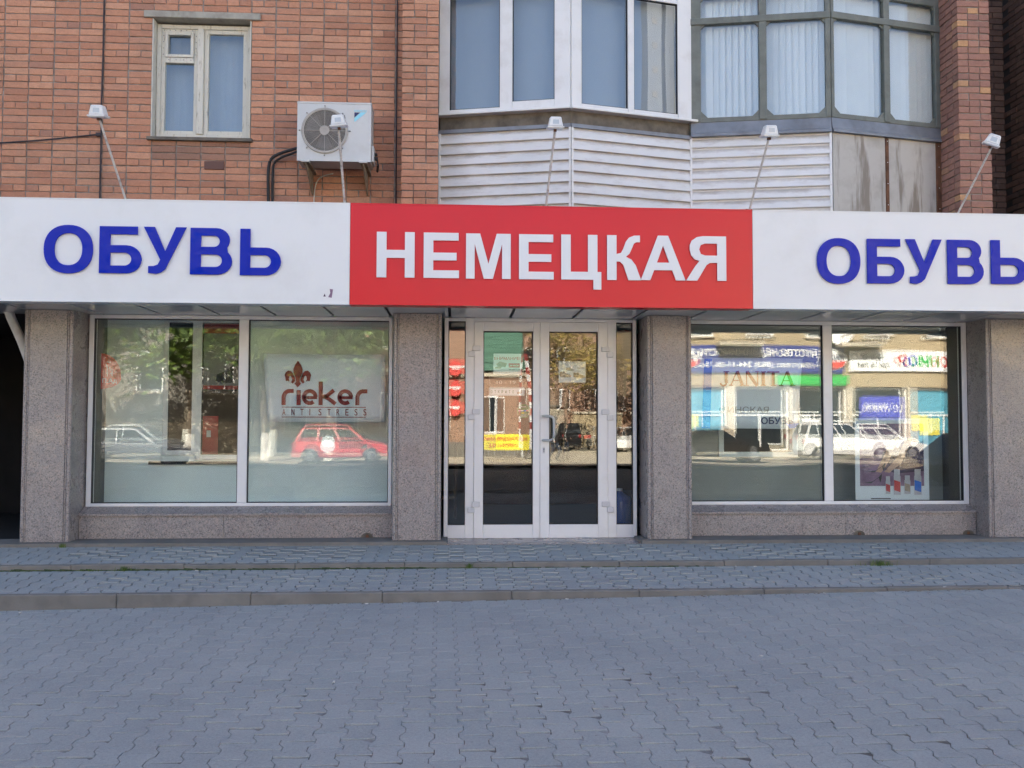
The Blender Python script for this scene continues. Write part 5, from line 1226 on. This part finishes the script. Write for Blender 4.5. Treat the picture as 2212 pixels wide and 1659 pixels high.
part('panel', MB().box(22.0, 24.3, -38.18, -38.12, 1.7, 2.9), 'purple_print', cs); fit_text('lettering', 'LC WAIKIKI', 22.15, 24.15, 2.1, 2.5, -38.10, 'paper', cs, bold=.02, face='back')
# brick building in the middle
bm_ = root('old_brick_building', (-2, -42, FZ), 'old two storey brick building reflected in the door and left side light', 'building')
part('wall', MB().box(-9.5, 3.4, -50, -36.5, FZ, 8.2), 'far_brick', bm_); part('base', MB().box(-9.55, 3.45, -50.05, -36.42, FZ, .55), 'stone_grey', bm_)
part('cornice', MB().box(-9.7, 3.6, -50.2, -36.2, 8.2, 8.6), 'stone_light', bm_); part('string_course', MB().box(-9.6, 3.46, -36.5, -36.35, 3.9, 4.1), 'stone_light', bm_)
windows_on(bm_, [-8.6, -6.2, -3.8, -1.9, 1.2], (1.0, 5.2), -36.5, 1.1, 1.9)
for i, z in enumerate((4.35, 3.30, 2.30)):
    so_ = root('red_oval_sign', (-.05, -36.2, z), ('uppermost', 'middle', 'lowest')[i]+' of three red oval shop signs reflected in the left side light', 'sign')
    part('panel', MB().prism([(-.05+.75*math.cos(2*math.pi*k/24), z+.42*math.sin(2*math.pi*k/24)) for k in range(24)], -36.3, -36.2), 'print_red', so_); part('lettering', MB().box(-.5, .5, -36.2, -36.18, z-.05, z+.07), 'paper', so_)
gp = root('green_cladding', (2.2, -36.2, 4), 'green panelled shop front high on the brick building, seen in the left door', 'cladding')
for k in range(7): part('panel', MB().box(1.0, 3.3, -36.33, -36.2, 4.2+.42*k, 4.59+.42*k), 'clad_green', gp)
# stone building on the left
sl = root('stone_building', (-22, -42, FZ), 'grey building on a pale stone base behind the trees, reflected in the first window', 'building')
part('wall', MB().box(-46, -9.8, -52, -38.5, 1.5, 11), 'stone_grey', sl)
for r_ in range(4):
    for k in range(24): x = -45+1.45*k+(.7 if r_ % 2 else 0); part('stone', MB().box(x, x+1.42, -52, -38.3-.03*random.random(), FZ+.43*r_, FZ+.43*r_+.415), 'stone_light', sl)
windows_on(sl, [-44+3.4*k for k in range(10)], (3.0, 6.8), -38.5, 1.3, 2.1)
part('cornice', MB().box(-46.2, -9.6, -52.2, -38.1, 11, 11.5), 'stone_light', sl)
# courtyard behind the gap
yb = root('courtyard_building', (8, -66, FZ), 'orange brick courtyard house at the end of the alley, seen in the right door', 'building')
part('wall', MB().box(-4, 20, -72, -62, FZ, 9.5), 'far_brick', yb); windows_on(yb, [4.8, 7.6, 10.4, 13.2], (2.6, 5.8), -62, 1.2, 1.7); part('roof', MB().prism([(-73, 9.5), (-61, 9.5), (-67, 12.5)], -4.5, 20.5, 'x'), 'stone_grey', yb)
yw = root('garden_wall', (9.5, -54, FZ), 'pale yard wall beside the alley, seen in the right door', 'wall')
part('wall', MB().box(8.2, 11.2, -54.3, -54, FZ, 2.2), 'stucco_beige', yw, .02); part('coping', MB().box(8.1, 11.25, -54.4, -53.9, 2.2, 2.35), 'stone_light', yw)
gh = root('white_garage', (5, -56, FZ), 'small white garage at the end of the alley, seen in the right door', 'garage')
part('wall', MB().box(3.5, 7.4, -58, -55, FZ, 2.7), 'stone_light', gh); part('roof', MB().box(3.3, 7.6, -58.2, -54.8, 2.7, 2.85), 'stone_grey', gh); part('gate', MB().box(4.2, 6.6, -54.99, -54.9, FZ, 2.1), 'galv', gh)
# yellow banner on a barrier fence, striped boom
yf = root('barrier_fence', (2.3, -33, FZ), 'metal barrier fence reflected in the left door', 'fence')
m = MB(); m.tube([(.9, -33, FZ), (.9, -33, .95), (3.35, -33, .85), (3.35, -33, FZ)], .03, 6); part('frame', m, 'galv', yf)
for k in range(12): part('bar', MB().tube([(1.1+.19*k, -33, FZ+.2), (1.1+.19*k, -33, .92)], .012, 5), 'galv', yf)
yban = root('yellow_banner', (2.3, -32.9, .2), 'yellow banner with red lettering tied to the barrier fence', 'banner')
part('sheet', MB().box(1.55, 3.05, -32.94, -32.92, .25, .98), 'yellow_print', yban); fit_text('lettering', 'НАРАЩИВАНИЕ', 1.65, 2.95, .66, .86, -32.90, 'print_red', yban, bold=.02, face='back'); fit_text('lettering', 'РЕСНИЦ', 1.9, 2.7, .36, .55, -32.90, 'print_red', yban, bold=.02, face='back')
bo = root('raised_barrier', (3.15, -34, FZ), 'raised red and white road barrier boom reflected in the left door', 'barrier')
part('pedestal', MB().box(3.0, 3.4, -34.2, -33.8, FZ, .9), 'paper', bo, .03)
for k in range(12): part('boom_section', MB().box(3.12-.012*k*0, 3.26, -34.05, -33.95, .9+.33*k, 1.23+.33*k-.002), 'paper' if k % 2 == 0 else 'stripe_red', bo)
# trees
def tree(x, y, h, cr, label, leaf, trunk_r=.22, n=2600, wash=True, seed=1, bare=.0):
    rs = random.Random(seed); o = root('street_tree', (x, y, FZ), label, 'tree', 'trees across the street')
    pts = [(x, y, FZ-.05), (x+.05, y, FZ+1.2), (x+rs.uniform(-.2, .2), y+.1, FZ+h*.45), (x+rs.uniform(-.3, .3), y, FZ+h*.75)]
    tr = part('trunk', MB().tube(pts, [trunk_r, trunk_r*.85, trunk_r*.6, trunk_r*.25], 9), 'trunk_bark', o)
    if wash: part('whitewash', MB().tube([pts[0], pts[1]], [trunk_r+.004, trunk_r*.85+.004], 9), 'trunk_whitewash', tr)
    tips = []
    m = MB()
    for k in range(16):
        a = k*2.4; z0 = FZ+h*rs.uniform(.42, .72); L = cr*rs.uniform(.55, 1.0); p0 = Vector((x, y, z0)); p1 = p0+Vector((math.cos(a)*L*.5, math.sin(a)*L*.5, L*.35)); p2 = p1+Vector((math.cos(a+.4)*L*.5, math.sin(a+.4)*L*.5, L*rs.uniform(-.05, .45)))
        m.tube([p0, p1, p2], [.07, .04, .012], 5); tips += [p1, p2, (p1+p2)/2]
    part('limb', m, 'trunk_bark', o)
    m = MB()
    for k in range(n):
        c = rs.choice(tips); q = c+Vector((rs.gauss(0, .45), rs.gauss(0, .45), rs.gauss(0, .38)))*(cr/2.6)
        s = rs.uniform(.10, .20); u = Vector((rs.gauss(0, 1), rs.gauss(0, 1), rs.gauss(0, .6))).normalized(); v = u.cross(Vector((rs.gauss(0, 1), rs.gauss(0, 1), rs.gauss(0, 1)))).normalized()
        m.add([q-u*s, q+v*s*.55, q+u*s, q-v*s*.55], [(0, 1, 2, 3)])
    me = raw_mesh('crown', m, leaf, off=wl(o)); ob = bpy.data.objects.new('crown', me); finish(ob, o, leaf); ob['kind'] = 'stuff'
tree(-8.4, -31.2, 8.0, 3.2, 'leafy tree with whitewashed trunk left of the red hatchback, reflected', 'leaf_green', seed=1, n=5200)
tree(-12.4, -32.2, 8.5, 3.4, 'leafy tree behind the silver car, reflected', 'leaf_green', seed=2, n=5600)
tree(-17.5, -31.6, 8.2, 3.2, 'leafy tree at the far left, reflected', 'leaf_green', seed=3, n=5200)
tree(-5.9, -32.4, 7.6, 3.0, 'leafy tree with whitewashed trunk behind the red hatchback, reflected', 'leaf_green', seed=4, n=4600)
tree(6.2, -44, 8.5, 3.4, 'thin yellowing tree in the alley, reflected in the right door', 'leaf_yellow', seed=5, n=1500, wash=False)
tree(10.3, -58, 9, 3.4, 'thin yellow tree behind the yard wall, reflected', 'leaf_yellow', seed=6, n=1500, wash=False)
for (x0, x1, h, lab) in ((75.6, 78.4, 72, 'pale tower block far away, reflected in the white balcony glass'), (79.2, 81.0, 69, 'second pale tower block far away beside the first, reflected')):
    tw = root('tower_block', (x0, -92, 0), lab, 'building'); part('wall', MB().box(x0, x1, -91.5, -90, -.3, h), 'tower_pale', tw)
    for k in range(18): part('window_band', MB().box(x0+.9, x1-.9, -89.99, -89.95, 4+3.6*k, 4.9+3.6*k), 'stone_grey', tw)

# walking person, seen in the right door
def person(x, y, z, label):
    o = root('person', (x, y, z), label, 'person')
    J = dict(pel=(0, 0, .93), che=(.02, 0, 1.25), nec=(.03, 0, 1.47), hed=(.05, 0, 1.58), top=(.06, 0, 1.70), hl=(0, .09, .90), kl=(.16, .09, .50), al=(.02, .09, .09), tl=(.17, .09, .04), hr=(0, -.09, .90), kr=(-.03, -.09, .48), ar=(-.22, -.09, .12), trr=(-.08, -.09, .04),
             sl=(.02, .18, 1.41), el=(-.10, .23, 1.15), wl=(-.02, .24, .93), fl=(.01, .24, .84), sr=(.02, -.18, 1.41), er=(.12, -.23, 1.16), wr=(.30, -.22, 1.02), fr=(.37, -.21, .98))
    E = [('pel', 'che'), ('che', 'nec'), ('nec', 'hed'), ('hed', 'top'), ('pel', 'hl'), ('hl', 'kl'), ('kl', 'al'), ('al', 'tl'), ('pel', 'hr'), ('hr', 'kr'), ('kr', 'ar'), ('ar', 'trr'), ('che', 'sl'), ('sl', 'el'), ('el', 'wl'), ('wl', 'fl'), ('che', 'sr'), ('sr', 'er'), ('er', 'wr'), ('wr', 'fr')]
    rad = dict(pel=.15, che=.16, nec=.06, hed=.095, top=.07, hl=.10, kl=.065, al=.045, tl=.04, hr=.10, kr=.065, ar=.045, trr=.04, sl=.075, el=.05, wl=.038, fl=.032, sr=.075, er=.05, wr=.038, fr=.032)
    ks = list(J); me = bpy.data.meshes.new('body'); me.from_pydata([J[k] for k in ks], [(ks.index(a), ks.index(b)) for a, b in E], [])
    ob = bpy.data.objects.new('body', me); C.objects.link(ob)
    sk = ob.modifiers.new('skin', 'SKIN'); ss = ob.modifiers.new('sub', 'SUBSURF'); ss.levels = 1; ss.render_levels = 1
    for k, v in zip(ks, me.skin_vertices[0].data): v.radius = (rad[k], rad[k]); v.use_root = (k == 'pel')
    bpy.context.view_layer.update()
    m2 = bpy.data.meshes.new_from_object(ob.evaluated_get(bpy.context.evaluated_depsgraph_get())); bpy.data.objects.remove(ob)
    m2.materials.clear()
    for mt in ('jacket', 'denim', 'skin', 'hair'): m2.materials.append(MATS[mt])
    for p in m2.polygons:
        c = p.center; p.use_smooth = True
        p.material_index = 3 if c.z > 1.63 or (c.z > 1.53 and c.x < .0) else 2 if c.z > 1.47 or ((abs(c.y) > .17) and c.z < .92 and c.z > .7) or c.x > .32 else 0 if c.z > .88 else 1
    b_ = bpy.data.objects.new('body', m2); C.objects.link(b_); b_.parent = o
    for s in (-1, 1):
        part_pts = [Vector(J['sl' if s > 0 else 'sr'])+Vector((0, s*.07, 0)), Vector(J['el' if s > 0 else 'er'])+Vector((0, s*.055, 0)), Vector(J['wl' if s > 0 else 'wr'])+Vector((0, s*.045, 0))]
        mm = MB(); mm.tube(part_pts, .018, 6); me_ = mesh('sleeve_stripe', mm, 'paper'); q = bpy.data.objects.new('sleeve_stripe', me_); C.objects.link(q); q.parent = o
    return o
person(4.75, -30.8, FZ, 'person in a black jacket with white sleeve stripes walking, reflected in the right door')
